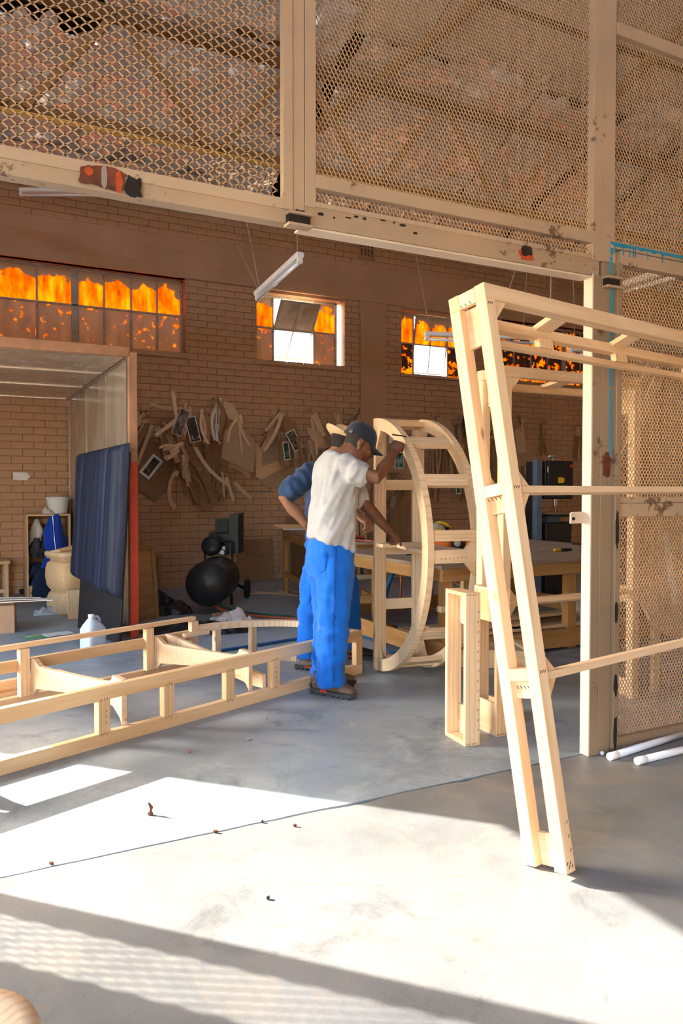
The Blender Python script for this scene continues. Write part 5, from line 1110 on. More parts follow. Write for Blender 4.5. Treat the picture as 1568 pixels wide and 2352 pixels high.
# ================================================================ bundles of furniture templates hanging on the wall
rt = random.Random(77)
def outline(kind, L_, W_):
    if kind == 'strip': return [(-W_ / 2, 0), (W_ / 2, 0), (W_ / 2 * rt.uniform(.5, 1), -L_), (-W_ / 2 * rt.uniform(.5, 1), -L_)]
    if kind == 'bow':
        c = rt.choice((-1, 1)) * L_ * rt.uniform(.06, .16); n = 7
        l = [(-W_ / 2 + c * math.sin(math.pi * k / n), -L_ * k / n) for k in range(n + 1)]; r_ = [(W_ / 2 + c * math.sin(math.pi * k / n), -L_ * k / n) for k in range(n + 1)]; return l[::-1] + r_
    if kind == 'oval': return [(W_ / 2 * math.sin(a), -L_ / 2 + L_ / 2 * math.cos(a)) for a in [2 * math.pi * k / 18 for k in range(18)]]
    if kind == 'tongue': return [(-W_ * .2, 0), (W_ * .2, 0), (W_ / 2, -L_ * .35), (W_ / 2, -L_ * .85), (W_ * .3, -L_), (-W_ * .3, -L_), (-W_ / 2, -L_ * .85), (-W_ / 2, -L_ * .35)]
    if kind == 'panel': return [(-W_ * .12, 0), (W_ * .10, -.02), (W_ * .48, -L_ * .30), (W_ * .5, -L_ * .62), (W_ * .38, -L_), (-W_ * .5, -L_ * .66), (-W_ * .34, -L_ * .12)]
    if kind == 'hex': return [(0, 0), (W_ * .5, -L_ * .28), (W_ * .46, -L_ * .7), (W_ * .05, -L_), (-W_ * .46, -L_ * .72), (-W_ * .5, -L_ * .22)]
    if kind == 'hook':
        n = 12; o_ = [(W_ * .5 * math.cos(a) + W_ * .5, -L_ * .5 + L_ * .5 * math.sin(a)) for a in [R(75 + 210 * k / n) for k in range(n + 1)]]; i_ = [(W_ * .28 * math.cos(a) + W_ * .5, -L_ * .5 + L_ * .36 * math.sin(a)) for a in [R(75 + 210 * k / n) for k in range(n + 1)]]; return o_ + i_[::-1]
    if kind == 'rect': return [(-W_ / 2, 0), (W_ / 2, 0), (W_ / 2, -L_), (-W_ / 2, -L_)]
    if kind == 'ell': return [(-.06, 0), (.06, 0), (W_ * .1, -L_ * .62), (W_ * .9, -L_ * .28), (W_, -L_ * .44), (W_ * .10, -L_ * .98), (-.02, -L_ * .9)]
MPX = 10.35 / FPX
class Bundle:
    def __init__(s, x, y, label, Y=None, hook=True):
        s.Y = Y or YW - .012; s.h = oy(x, y, s.Y); s.k = (s.h - CAM).dot(FW) / FPX
        s.t = thing('template_bundle', label, 'templates', s.h, 'furniture templates hanging on the brick wall'); s.layer = 0
        if hook: MB().tube([(0, .01, .01), (0, -.10, .0), (0, -.12, .025)], .006, 6).build('hook', 'steel_dull', s.t)
    def add(s, kind, dx, dy, L_, W_, ang, mat, th=.009, name='template', dep=None, yaw=0.0):
        """dx,dy: offset of the piece's top from the hook in photo pixels, ang: swing in degrees"""
        d_ = (dep if dep is not None else .014 + s.layer * .0095) + abs(math.sin(R(yaw))) * (W_ / 2 + (.12 * L_ if kind == 'bow' else 0)); s.layer += 1
        o = MB().prism(outline(kind, L_, W_), th).build(name, mat, s.t, M=frame((dx * s.k, -d_, -dy * s.k), (math.cos(R(ang)), 0, math.sin(R(ang))), (-math.sin(R(ang)), 0, math.cos(R(ang)))) @ Matrix.Rotation(R(yaw), 4, 'Y')); return o
    def fan(s, n, dx, dy, L_, W_, ang, spread, mats, kinds=('strip', 'strip', 'bow'), jit=10):
        for k in range(n):
            m_ = rt.choice(mats); s.add(rt.choice(kinds), dx + rt.uniform(-jit, jit), dy + rt.uniform(-jit, jit), L_ * rt.uniform(.7, 1.2), W_ * rt.uniform(.6, 1.3), ang + rt.uniform(-spread, spread), m_, th=rt.uniform(.010, .018), yaw=rt.choice((0, 0, rt.uniform(-75, 75), rt.uniform(35, 85))))
    def print_(s, dx, dy, w_, h_, ang, mat='print_dark', bw=.012):
        d_ = .020 + s.layer * .0095; s.layer += 2; M = frame((dx * s.k, -d_, -dy * s.k), (math.cos(R(ang)), 0, math.sin(R(ang))), (-math.sin(R(ang)), 0, math.cos(R(ang))))
        o = MB().box((0, 0, 0), (w_, h_, .004)).build('photo_print', 'paper', s.t, M=M); MB().box((0, 0, .0035), (w_ - 2 * bw, h_ - 2 * bw, .002)).build('print_image', mat, o)
PL, DK, MD = 'template_ply', 'template_dark', 'mdf'
b = Bundle(345, 940, 'bundle of wooden templates partly hidden behind the red booth post')
b.add('hex', -2, 65, .86, .60, 2, 'hardboard'); b.print_(0, 132, .17, .32, -38, 'print_black', .035); b.fan(9, -18, 15, .42, .05, -70, 18, (PL, DK, PL), jit=14); b.fan(5, -12, 30, .50, .05, -32, 14, (DK, PL)); b.fan(4, 15, 40, .40, .05, 15, 20, (DK, PL)); b.add('bow', -10, -10, .42, .045, 84, PL)
b = Bundle(405, 925, 'large tangled bundle of curved templates and photos left of the compressor')
b.fan(12, 8, 140, .62, .05, 22, 26, (DK, DK, 'template_dark'), jit=18); b.fan(8, -22, 60, .50, .055, 4, 22, (DK, PL), jit=16); b.add('hook', -28, 155, .52, .22, -4, PL); b.fan(12, 10, 15, .42, .045, 0, 16, (PL, DK, 'pine')); b.add('strip', -24, -18, .38, .055, 8, 'pine', .03); b.add('strip', -10, 40, .40, .06, -52, 'pine', .035); b.add('rect', -5, 30, .12, .10, 30, 'pine_orange')
b.print_(20, 65, .15, .34, 14, 'print_black', .012); b.print_(-8, 50, .14, .36, -22, 'print_dark', .008); b.add('oval', 44, 18, .46, .13, 6, DK); b.add('bow', 34, 20, .44, .04, 8, PL); b.add('bow', 40, 20, .46, .035, 10, 'pine'); b.add('bow', 22, 105, .66, .05, 42, PL); b.fan(5, -15, 105, .24, .05, -75, 30, (PL, 'pine'), jit=10); b.fan(5, -6, 120, .36, .035, 10, 18, (DK, PL))
b = Bundle(486, 918, 'bundle with a big brown angular panel and strips above the hoses')
b.fan(9, -22, 70, .86, .06, 6, 12, (DK, 'template_dark'), jit=16); b.add('tongue', -20, 160, .58, .19, 2, DK); b.fan(7, 20, 165, .40, .045, 12, 40, (DK, PL), jit=14); b.add('bow', 30, 150, .34, .08, 62, PL); b.add('strip', 42, 190, .34, .06, 48, PL); b.fan(12, -2, 8, .48, .038, 0, 9, (PL, 'pine', DK, 'paper'), jit=9); b.add('panel', 14, 6, .36, .16, 30, PL); b.add('panel', 40, 58, .68, .50, 4, 'mdf')
b.add('bow', 42, 45, .36, .04, -22, 'pine', .014); b.add('strip', 44, 50, .46, .035, 6, 'pine', .014); b.add('bow', 46, 52, .36, .035, 24, 'pine', .012); b.add('strip', 46, 38, .12, .05, 20, 'pine', .014)
b = Bundle(634, 945, 'bundle with large round disc, L-shaped pine corner and two photos')
b.add('oval', -2, 60, .74, .70, 0, 'mdf'); b.add('ell', -46, 76, .52, .56, -2, 'pine_orange', .02); b.fan(10, -3, 4, .52, .05, -22, 14, (PL, DK, 'pine'), jit=7); b.fan(9, 8, 60, .42, .055, 10, 24, (DK, PL), jit=14); b.add('strip', -3, 5, .36, .05, -40, PL); b.add('panel', 8, 12, .56, .20, 22, DK); b.print_(9, 92, .10, .26, 8, 'print_teal', .012); b.print_(27, 68, .15, .30, 30, 'print_dark', .014); b.add('strip', 32, 62, .62, .06, 20, DK)
b = Bundle(706, 943, 'bundle of strips with a forked pine piece left of the straw hat')
b.add('oval', 10, 50, .80, .26, 4, 'mdf'); b.fan(9, 8, 12, .55, .05, 24, 10, (PL, 'pine', DK), jit=7); b.add('panel', -6, 40, .46, .18, 42, PL); b.fan(8, 0, 70, .26, .04, 12, 16, ('pine', PL), jit=10); b.fan(6, 8, 110, .34, .07, 8, 20, (DK, 'mdf'), jit=10); b.add('bow', 24, 60, .70, .06, 22, DK)
b = Bundle(768, 945, 'bundle of pointed templates behind the man in the straw hat')
b.fan(8, 0, 6, .52, .06, 0, 20, (PL, DK, PL), jit=5); b.add('panel', 2, 12, .46, .16, 6, PL); b.add('oval', -6, 20, .40, .12, -18, DK); b.fan(6, 0, 60, .5, .05, 0, 12, (DK,), jit=10)
b = Bundle(815, 945, 'small bundle of wood offcuts just left of the concrete column')
b.fan(6, 0, 0, .24, .05, -18, 32, (PL, 'pine', DK), jit=8); b.fan(4, 4, 26, .40, .04, 5, 14, (DK, PL))
b = Bundle(907, 985, 'bundle of brown templates with a green photo behind the arched frame')
b.add('rect', -2, 20, .52, .36, 3, 'mdf'); b.add('rect', 4, 30, .48, .28, -3, 'mdf'); b.print_(8, 72, .16, .26, -2, 'print_teal', .014); b.add('rect', -14, 2, .22, .10, 0, 'paper'); b.fan(6, 2, 110, .40, .10, 0, 26, (DK, 'mdf'), jit=12)
b = Bundle(1000, 958, 'bundle of long narrow templates and an oval one right of the arch')
b.fan(16, -4, 60, .75, .045, 0, 9, (DK, 'template_dark', PL), jit=20); b.add('oval', 14, 4, .62, .20, 14, 'mdf'); b.add('rect', -4, 2, .18, .16, 8, 'mdf'); b.fan(6, -20, 40, .24, .06, 30, 40, (PL, DK), jit=12); b.print_(38, 155, .10, .30, 6, 'print_teal', .014)
b = Bundle(1052, 958, 'bundle of long templates with black cloth knot behind leaning frame')
b.fan(14, 4, 24, .82, .055, 0, 7, (DK, PL, 'template_dark'), jit=14); b.add('tongue', 10, 40, .58, .16, 0, DK); b.add('tongue', -4, 60, .40, .10, -8, PL); MB().ball((0, -.20, -.10), (.06, .05, .13), 12, 8).build('cloth_knot', 'cloth_dark', b.t, True); b.fan(5, -2, 120, .46, .05, 0, 14, (DK, PL))
b = Bundle(1120, 1000, 'bundle of curved templates seen between the leaning frame stiles')
b.fan(9, 0, 0, .78, .05, 0, 9, (DK, 'template_dark', PL), jit=12); b.add('hook', -6, -4, .34, .16, -40, PL); b.add('tongue', 8, 60, .62, .13, 2, DK)
b = Bundle(1186, 958, 'bundle with a flat board and rounded brown panel right of leaning frame')
b.add('panel', 14, 42, .58, .42, -8, 'mdf'); b.add('oval', 18, 60, .50, .34, 0, 'mdf'); b.add('rect', 2, 26, .42, .20, 10, 'template_ply', .016); b.fan(4, 6, 4, .20, .04, 10, 28, (PL, DK), jit=8); b.fan(5, 4, 110, .36, .05, 0, 16, (DK, PL))
b = Bundle(1242, 970, 'bundle of three tall thin strips above the band saw')
b.fan(4, 0, 2, .62, .045, 3, 6, (DK, PL), kinds=('strip',), jit=4)
b = Bundle(1325, 978, 'pair of pale strips hanging right of the band saw')
b.add('strip', 6, 20, .46, .12, -3, DK); b.add('strip', -1, 2, .60, .075, 2, PL); b.add('strip', -3, 24, .40, .10, -8, DK)
# long laths leaning on the wall behind the men
for k in range(11):
    x = 822 + 6.0 * k + rt.uniform(-2, 2); a = oy(x + rt.uniform(0, 16), 1330, YW - .18 - .03 * (k % 3)); a.z = .005; b_ = oy(x - rt.uniform(0, 10), 1080 + rt.uniform(0, 60), YW - .035)
    tag(board('leaning_lath', a, b_, .05, .022, rt.choice((PL, DK, PL)), up=(0, 1, 0)), ('leftmost', 'second', 'third', 'fourth', 'fifth', 'sixth', 'seventh', 'eighth', 'ninth', 'tenth', 'rightmost')[k] + ' thin lath from left leaning on wall behind the men', 'lath', 'laths leaning on the wall')
for k, (x, w_, top) in enumerate(((905, .22, 1110), (925, .12, 1100))):
    a = oy(x, 1330, YW - .22); a.z = .01; b_ = oy(x + 6, top, YW - .05); tag(board('leaning_board', a, b_, w_, .02, DK, up=(0, 1, 0)), ('wide brown board leaning on wall behind the arch', 'narrow brown board leaning on wall behind the arch')[k], 'board')
# ---- large templates stored behind the mesh gate
rack = thing('pattern_rack', 'steel rack pipe holding big templates behind the mesh gate', 'rack')
for y_ in (3.75, 4.35): MB().tube([(3.98, y_, 2.28), (6.1, y_, 2.28)], .02, 10).build('pipe', 'steel_dull', rack)
for x_ in (6.05,): 
    for y_ in (3.75, 4.35): MB().tube([(x_, y_, 0), (x_, y_, 2.28)], .025, 10).build('rack_post', 'steel_dull', rack)
for y_ in (3.75, 4.35): MB().tube([(3.99, y_, 2.28), (3.99, y_, 3.4)], .006, 6).build('pipe_hanger', 'chain', rack)
rt = random.Random(5)
ST = [('panel', 1425, 800, 1.05, .62, 12, 'mdf', 4.30, 'big brown angular template hanging highest behind mesh gate'), ('strip', 1500, 830, .95, .10, -28, 'template_ply', 4.1, 'slanted pale strip template behind the mesh gate'), ('strip', 1520, 850, 1.0, .09, -30, 'template_ply', 4.0, 'second slanted pale strip behind the mesh gate'), ('oval', 1565, 830, 1.0, .55, 8, 'mdf', 4.25, 'tall oval brown template behind the mesh gate'), ('tongue', 1470, 1010, .55, .26, -6, 'template_dark', 3.95, 'dark tongue-shaped template behind the gate middle'), ('strip', 1455, 1040, .55, .09, 6, 'template_ply', 3.9, 'pale strip hanging straight behind the gate middle'), ('rect', 1510, 1030, .42, .34, 10, 'mdf', 4.05, 'rectangular brown template behind the gate middle'), ('bow', 1430, 1050, .85, .09, 4, 'mdf', 3.95, 'long bowed pale template nearest the gate post'), ('panel', 1530, 1060, .5, .40, -14, 'template_dark', 4.15, 'dark angular template right behind the gate'), ('strip', 1452, 1150, .40, .05, 0, 'pine', 3.85, 'thin pale stick hanging at the gate lower panel')]
for k, (kind, x, y, L_, W_, ang, mt_, Y, lab) in enumerate(ST):
    q = oy(x, y, Y); t = thing('hanging_template', lab, 'template', q, 'big templates behind the mesh gate'); a = R(ang)
    MB().prism(outline(kind, L_, W_), .012).build('sheet', mt_, t, M=frame((0, 0, 0), (math.cos(a), 0, math.sin(a)), (-math.sin(a), 0, math.cos(a)))); MB().tube([(0, 0, -.02), (0, 0, max(.05, 2.28 - q.z))], .003, 5).build('string', 'chain', t)
q = oy(1585, 1310, 3.40); t = thing('round_template', 'large round pale brown disc leaning behind the gate lower panel', 'template', frame((q.x, 3.42, .0), (1, .12, 0), None, (0, .12, 1)))
rd_ = .44; MB().prism([(rd_ * math.cos(a), rd_ * math.sin(a)) for a in [2 * math.pi * k / 48 for k in range(48)]], .014, frame((0, 0, q.z), (1, 0, 0), (0, 0, 1))).build('disc', 'mdf_light', t); MB().prism([(-.03, .25), (.03, .25), (.03, -.22), (-.03, -.22)], .016, frame((-.06, -.004, q.z), (1, 0, .06), (-.06, 0, 1))).build('slot_edge', 'paper', t)
board('prop', (-.20, .10, 0), (-.12, .06, q.z), .07, .03, 'pine', t, up=(0, 1, 0)); board('prop', (.25, .12, 0), (.15, .06, q.z), .07, .03, 'pine', t, up=(0, 1, 0))
# ================================================================ people
def remesh(mb, vox, smooth=4, fac=.5):
    me = bpy.data.meshes.new('tmp'); me.from_pydata([tuple(v) for v in mb.v], [], mb.f); me.update()
    bm_ = bmesh.new(); bm_.from_mesh(me); bmesh.ops.recalc_face_normals(bm_, faces=bm_.faces); bm_.to_mesh(me); bm_.free()
    o = bpy.data.objects.new('tmp', me); COL.objects.link(o)
    r_ = o.modifiers.new('r', 'REMESH'); r_.mode = 'VOXEL'; r_.voxel_size = vox; r_.use_smooth_shade = True
    if smooth: s_ = o.modifiers.new('s', 'SMOOTH'); s_.factor = fac; s_.iterations = smooth
    dg = bpy.context.evaluated_depsgraph_get(); ev = o.evaluated_get(dg); out_ = bpy.data.meshes.new_from_object(ev)
    bpy.data.objects.remove(o); bpy.data.meshes.remove(me); return out_
def finish(me, name, mat, parent=None, disp=None):
    if disp:
        ns = [v.normal.copy() for v in me.vertices]
        for v, n_ in zip(me.vertices, ns): v.co += n_ * disp(v.co)
    me.name = name; me.materials.clear(); me.materials.append(MAT[mat]); me.polygons.foreach_set('use_smooth', [True] * len(me.polygons)); me.update()
    o = bpy.data.objects.new(name, me); return link(o, parent)
def balls(mb, pts, rad, n=14):
    """closed tapered limb"""
    pts = [Vector(p) for p in pts]; d0 = (pts[1] - pts[0]).normalized(); d1 = (pts[-1] - pts[-2]).normalized(); r0 = rad[0]; r1 = rad[-1]
    P_ = [pts[0] - d0 * r0 * .7] + pts + [pts[-1] + d1 * r1 * .7]; mb.tube(P_, [r0 * .55] + list(rad) + [r1 * .55], n)
def leg(mb, pts, rad, n=20):
    pts = [Vector(p) for p in pts]; d0 = (pts[1] - pts[0]).normalized(); mb.tube([pts[0] - d0 * rad[0] * .7] + pts, [rad[0] * .55] + list(rad), n)
def hand(mb, W, curls, thumb, s=1.0):
    T = lambda v: W @ (Vector(v) * s)
    mb.loft([(T((-.03, 0, 0)), W.to_3x3() @ Vector((0, .025, 0)) * s, W.to_3x3() @ Vector((0, 0, .019)) * s), (T((.0, 0, 0)), W.to_3x3() @ Vector((0, .027, 0)) * s, W.to_3x3() @ Vector((0, 0, .019)) * s), (T((.04, 0, 0)), W.to_3x3() @ Vector((0, .040, 0)) * s, W.to_3x3() @ Vector((0, 0, .018)) * s, 2.6), (T((.085, -.001, .002)), W.to_3x3() @ Vector((0, .042, 0)) * s, W.to_3x3() @ Vector((0, 0, .014)) * s, 2.6), (T((.095, -.001, .002)), W.to_3x3() @ Vector((0, .036, 0)) * s, W.to_3x3() @ Vector((0, 0, .010)) * s, 2.4)], 18)
    ys = (.031, .0105, -.0105, -.030); ls = ((.046, .028, .022), (.050, .032, .023), (.046, .030, .022), (.036, .022, .019)); rr_ = (.0098, .0100, .0095, .0085)
    for k in range(4):
        p = Vector((.082, ys[k], .002)); pts = [p.copy()]; a = 0.0; sp = curls[k][3] if len(curls[k]) > 3 else (1.5 - k) * .05
        for j in range(3):
            a += R(curls[k][j]); d = Vector((math.cos(a) * math.cos(sp), math.sin(sp), -math.sin(a))); p = p + d * ls[k][j]; pts.append(p.copy())
        balls(mb, [T(q_) for q_ in pts], [rr_[k] * s * f for f in (1.08, 1.0, .92, .8)], 10)
    p = Vector((.022, .026, -.006)); pts = [p.copy()]
    for d, l_ in zip(thumb, (.042, .032, .026)): p = p + Vector(d).normalized() * l_; pts.append(p.copy())
    balls(mb, [T(q_) for q_ in pts], [.0145 * s, .012 * s, .0108 * s, .009 * s], 10)
HEAD = [(-.120, .052, .026, .026), (-.108, .043, .050, .044), (-.085, .030, .072, .056), (-.055, .018, .086, .064), (-.02, .008, .095, .070), (.02, .0, .099, .074), (.06, -.005, .097, .073), (.09, -.008, .080, .062), (.108, -.010, .052, .042), (.119, -.010, .02, .018)]
def head(mb, W):
    T3 = W.to_3x3(); X_, Y_, Z_ = T3 @ Vector((1, 0, 0)), T3 @ Vector((0, 1, 0)), T3 @ Vector((0, 0, 1))
    mb.loft([(W @ Vector((cx, 0, z)), X_ * hx, Y_ * hy, 2.2) for z, cx, hx, hy in HEAD], 28)
    L_ = lambda p, r, rot=None: mb.ball((0, 0, 0), r, 14, 10, W @ Matrix.Translation(p) @ (rot or Matrix.Identity(4)))
    L_((.090, 0, .030), (.020, .052, .013)); mb.tube([W @ Vector(p) for p in ((.090, 0, .026), (.104, 0, .0), (.116, 0, -.022), (.100, 0, -.036))], [.008, .011, .015, .012], 10)
    for s_ in (-1, 1): L_((.098, s_ * .013, -.030), (.013, .010, .009)); L_((.070, s_ * .046, -.018), (.026, .020, .020)); L_((.012, s_ * .060, -.072), (.050, .016, .036))
    L_((.094, 0, -.058), (.014, .026, .008)); L_((.090, 0, -.074), (.014, .022, .009)); L_((.074, 0, -.104), (.026, .026, .020))
    for s_ in (-1, 1): L_((-.008, s_ * .076, -.006), (.019, .010, .033), Matrix.Rotation(R(-s_ * 18), 4, 'Z') @ Matrix.Rotation(R(-12), 4, 'Y')); L_((-.004, s_ * .082, .010), (.015, .008, .016)); L_((-.002, s_ * .078, -.032), (.010, .007, .010))
def head_shell(W, sc, zlo, zhi, xmax, name, mat, parent, slope=0.0, o=None):
    vs = []; fs = []; n = 40; secs = []
    for i in range(25):
        z = zlo + (zhi - zlo) * i / 24; 
        for (z0, a0, b0, c0), (z1, a1, b1, c1) in zip(HEAD, HEAD[1:]):
            if z0 <= min(z, .1189) <= z1: f = (min(z, .1189) - z0) / (z1 - z0); secs.append((z, a0 + (a1 - a0) * f, b0 + (b1 - b0) * f, c0 + (c1 - c0) * f)); break
    for z, cx, hx, hy in secs:
        for k in range(n): a = 2 * math.pi * k / n; vs.append((cx + (hx * sc + .002) * math.cos(a), (hy * sc + .002) * math.sin(a), z * sc))
    for i in range(len(secs) - 1):
        for k in range(n):
            q = [i * n + k, i * n + (k + 1) % n, (i + 1) * n + (k + 1) % n, (i + 1) * n + k]; c = sum((Vector(vs[j]) for j in q), Vector()) / 4
            if c.x < xmax + slope * c.z: fs.append(tuple(q))
    return mobj(name, [W @ Vector(v) for v in vs], fs, mat, parent, True)
def boot(parent, W, mat, s=1.0):
    """W: origin under heel centre on the floor, X to the toe"""
    m = MB(); A_ = W.to_3x3(); Y_, Z_, X_ = A_ @ Vector((0, 1, 0)), A_ @ Vector((0, 0, 1)), A_ @ Vector((1, 0, 0))
    S = [(-.045, .065, .028, .040), (-.03, .070, .036, .050), (.02, .075, .040, .055), (.07, .072, .041, .050), (.12, .060, .044, .036), (.18, .052, .048, .028), (.225, .047, .044, .022), (.25, .042, .028, .014)]
    m.loft([(W @ (Vector((x, 0, z)) * s), Y_ * hy * s, Z_ * hz * s, 2.5) for x, z, hy, hz in S], 20); m.loft([(W @ (Vector((.0, 0, .08)) * s), Y_ * .040 * s, X_ * .048 * s), (W @ (Vector((.005, 0, .13)) * s), Y_ * .043 * s, X_ * .052 * s)], 18)
    o = finish(remesh(m, .008, 4), 'boot', mat, parent)
    sm = MB(); poly = [(-.055, -.030), (-.03, -.040), (.05, -.040), (.13, -.048), (.20, -.050), (.245, -.034), (.262, 0), (.245, .034), (.20, .050), (.13, .048), (.05, .040), (-.03, .040), (-.055, .030)]
    sm.prism([(x * s, y * s) for x, y in poly], .020 * s, W @ Matrix.Translation((0, 0, .022 * s)))
    for k in range(8):
        if k == 3: continue
        sm.box((0, 0, 0), (.024 * s, .088 * s, .014 * s), W @ Matrix.Translation(((-.035 + .037 * k) * s, 0, .007 * s)), ch=.002)
    sm.build('sole', 'boot_sole', o)
    lm = MB()
    for k in range(4): x_ = (.075 + .024 * k) * s; z_ = (.118 - .014 * k) * s; lm.tube([W @ Vector((x_, -.022 * s, z_ - .008)), W @ Vector((x_, 0, z_)), W @ Vector((x_ + .012, .022 * s, z_ - .008))], .0028, 5)
    for sy in (-1, 1): lm.tube(smooth_path([W @ Vector((.08 * s, 0, .122 * s)), W @ Vector((.10 * s, sy * .03, .128 * s)), W @ Vector((.13 * s, sy * .045, .085 * s))], 4), .0025, 5)
    lm.build('lace', 'lace', o)
    for x_ in (-.01, .02): MB().ball((0, 0, 0), .005, 8, 6, W @ Matrix.Translation((x_ * s, -.0415 * s, .075 * s))).build('eyelet', 'steel', o)
    MB().box((0, 0, 0), (.05 * s, .004, .012 * s), W @ Matrix.Translation((.055 * s, -.042 * s, .028 * s))).build('sole_flash', 'red', o)
    return o
def basis(o, x, z): x = Vector(x).normalized(); z = Vector(z); z = (z - x * z.dot(x)).normalized(); y = z.cross(x); return Matrix.Translation(Vector(o)) @ Matrix((x, y, z)).transposed().to_4x4()
CR, CA = RT, f0                                     # camera right / away, both horizontal
def hdir(a): return (CR * math.cos(R(a)) + CA * math.sin(R(a))).normalized()     # heading in degrees from image right
def wr(seed, sx, sy, sz, amp, rot=None):
    def f(p):
        q = rot @ p if rot is not None else p; v = Vector((q.x * sx, q.y * sy, q.z * sz)) + Vector((seed, seed * 2, 0))
        a_ = noise.noise(v); b_ = noise.noise(v * 2.1); return amp * ((1 - 2 * abs(a_)) * .6 - .3 + .5 * b_)
    return f

# ---- man in the grey shirt
def man_grey():
    F_ = hdir(20); S_ = hdir(20 - 90)              # facing, his right hand side
    T = lambda x, y, D: dp(x, y, D)
    base = fl(762, 1592)
    # head
    hd_f = (F_ * math.cos(R(30)) - ZZ * math.sin(R(30))); HW = basis(T(823, 1020, 4.93), hd_f + S_ * .05, ZZ)
    b = MB(); head(b, HW)
    balls(b, [HW @ Vector((-.02, 0, -.05)), HW @ Vector((-.045, 0, -.115)), T(778, 1052, 4.98)], [.062, .060, .068], 18)
    # torso and legs inside the clothes
    b.loft([(T(772, 1052, 4.98), S_ * .12, F_ * .07), (T(770, 1080, 4.98), S_ * .16, F_ * .09), (T(766, 1140, 4.98), S_ * .14, F_ * .09), (T(760, 1220, 4.98), S_ * .13, F_ * .09), (T(758, 1270, 4.98), S_ * .13, F_ * .09), (T(757, 1300, 4.98), S_ * .10, F_ * .07)], 20)
    for hx, hy, hD, kx, kD, ax, aD in ((768, 1285, 4.90, 764, 4.88, 748, 4.90), (748, 1285, 5.05, 752, 5.07, 742, 5.07)): balls(b, [T(hx, hy, hD), T(kx, 1410, kD), T(ax, 1560, aD)], [.065, .05, .036])
    # right arm raised with the pencil
    sh_, el, wrp = T(792, 1072, 4.84), T(866, 1097, 4.74), T(905, 1040, 4.96)
    b_dir = (wrp - el).normalized()
    balls(b, [sh_, sh_.lerp(el, .5), el, el.lerp(wrp, .32), wrp], [.054, .050, .043, .044, .028])
    HRx = (T(921, 1004, 5.03) - wrp).normalized(); hz_ = (-F_ * .15 - S_ * -.1 + ZZ * .4 - CA * .9); HR = basis(wrp, HRx, hz_)
    hand(b, HR, ((62, 70, 40), (66, 72, 40), (70, 74, 40), (74, 76, 40)), ((.75, .35, -.55), (.85, -.15, -.5), (.8, -.5, -.3)), 1.0)
    # left arm down, pointing on the shelf
    sl, e2, w2 = T(778, 1075, 5.14), T(838, 1158, 5.10), T(893, 1219, 5.20)
    balls(b, [sl, sl.lerp(e2, .5), e2, e2.lerp(w2, .35), w2], [.052, .048, .042, .041, .027])
    HLx = (T(918, 1240, 5.24) - w2).normalized(); HL = basis(w2, HLx, ZZ * .8 + CR * .5 - CA * .35)
    hand(b, HL, ((18, 14, 8), (58, 70, 45), (64, 74, 45), (70, 76, 45)), ((.8, .45, -.4), (.9, .0, -.4), (.9, -.25, -.3)), 1.0)
    p = finish(remesh(b, .0058, 3), 'person', 'skin_dark'); tag(p, 'man in grey t-shirt, blue work trousers and black cap marking the arched frame', 'person')
    head_shell(HW, 1.012, -.055, .06, .005, 'hair', 'hair', p, slope=-.35)
    for s_ in (-1, 1): MB().ball((0, 0, 0), (.007, .012, .008), 12, 8, HW @ Matrix.Translation((.0965, s_ * .031, .008))).build('eye', 'rubber', p, True)
    # cap
    cm = MB(); secs = []
    for i in range(9):
        t_ = i / 8; z = .028 + .108 * math.sin(t_ * math.pi / 2); r_ = math.cos(t_ * math.pi / 2) ** .62; secs.append((HW @ Vector((-.006 - .012 * t_, 0, z)), HW.to_3x3() @ Vector((.108 * r_ + .002, 0, 0)), HW.to_3x3() @ Vector((0, .086 * r_ + .002, 0)), 2.2))
    cm.loft(secs, 32); cap = cm.build('cap', 'cap_cloth', p, True)
    vs = []; fs = []; nb1, nb2 = 14, 5
    for dz_ in (0, -.004):
        for j in range(nb2 + 1):
            for i in range(nb1 + 1):
                a = R(-64 + 128 * i / nb1); rr_ = j / nb2; x_ = .100 * math.cos(a) + rr_ * .082 * math.cos(a) ** .55; y_ = .084 * math.sin(a) * (1 - .10 * rr_); vs.append(HW @ Vector((x_ - .004, y_, .034 - rr_ * .012 - (y_ / .084) ** 2 * .030 * (.3 + rr_) + dz_)))
    nn = (nb1 + 1) * (nb2 + 1)
    for j in range(nb2):
        for i in range(nb1): a = j * (nb1 + 1) + i; fs += [(a, a + 1, a + nb1 + 2, a + nb1 + 1), (nn + a, nn + a + nb1 + 1, nn + a + nb1 + 2, nn + a + 1)]
    e_ = [j * (nb1 + 1) for j in range(nb2 + 1)] + [nb2 * (nb1 + 1) + i for i in range(1, nb1 + 1)] + [j * (nb1 + 1) + nb1 for j in range(nb2 - 1, -1, -1)]
    for u_, v_ in zip(e_, e_[1:]): fs.append((u_, v_, nn + v_, nn + u_))
    mobj('brim', vs, fs, 'cap_cloth', cap, True); MB().ball((0, 0, 0), (.008, .008, .005), 10, 6, HW @ Matrix.Translation((-.018, 0, .137))).build('cap_button', 'cap_cloth', cap, True)
    MB().tube([HW @ Vector((-.113 * math.cos(a) - .004, -.090 * math.sin(a), .034)) for a in [R(-35 + 7 * k) for k in range(16)]], [(.011, .003)] * 16, 8).build('strap', 'cap_cloth', cap); MB().box((0, 0, 0), (.006, .024, .020), HW @ Matrix.Translation((-.098, -.056, .034)) @ Matrix.Rotation(R(34), 4, 'Z'), ch=.002).build('buckle', 'steel', cap)
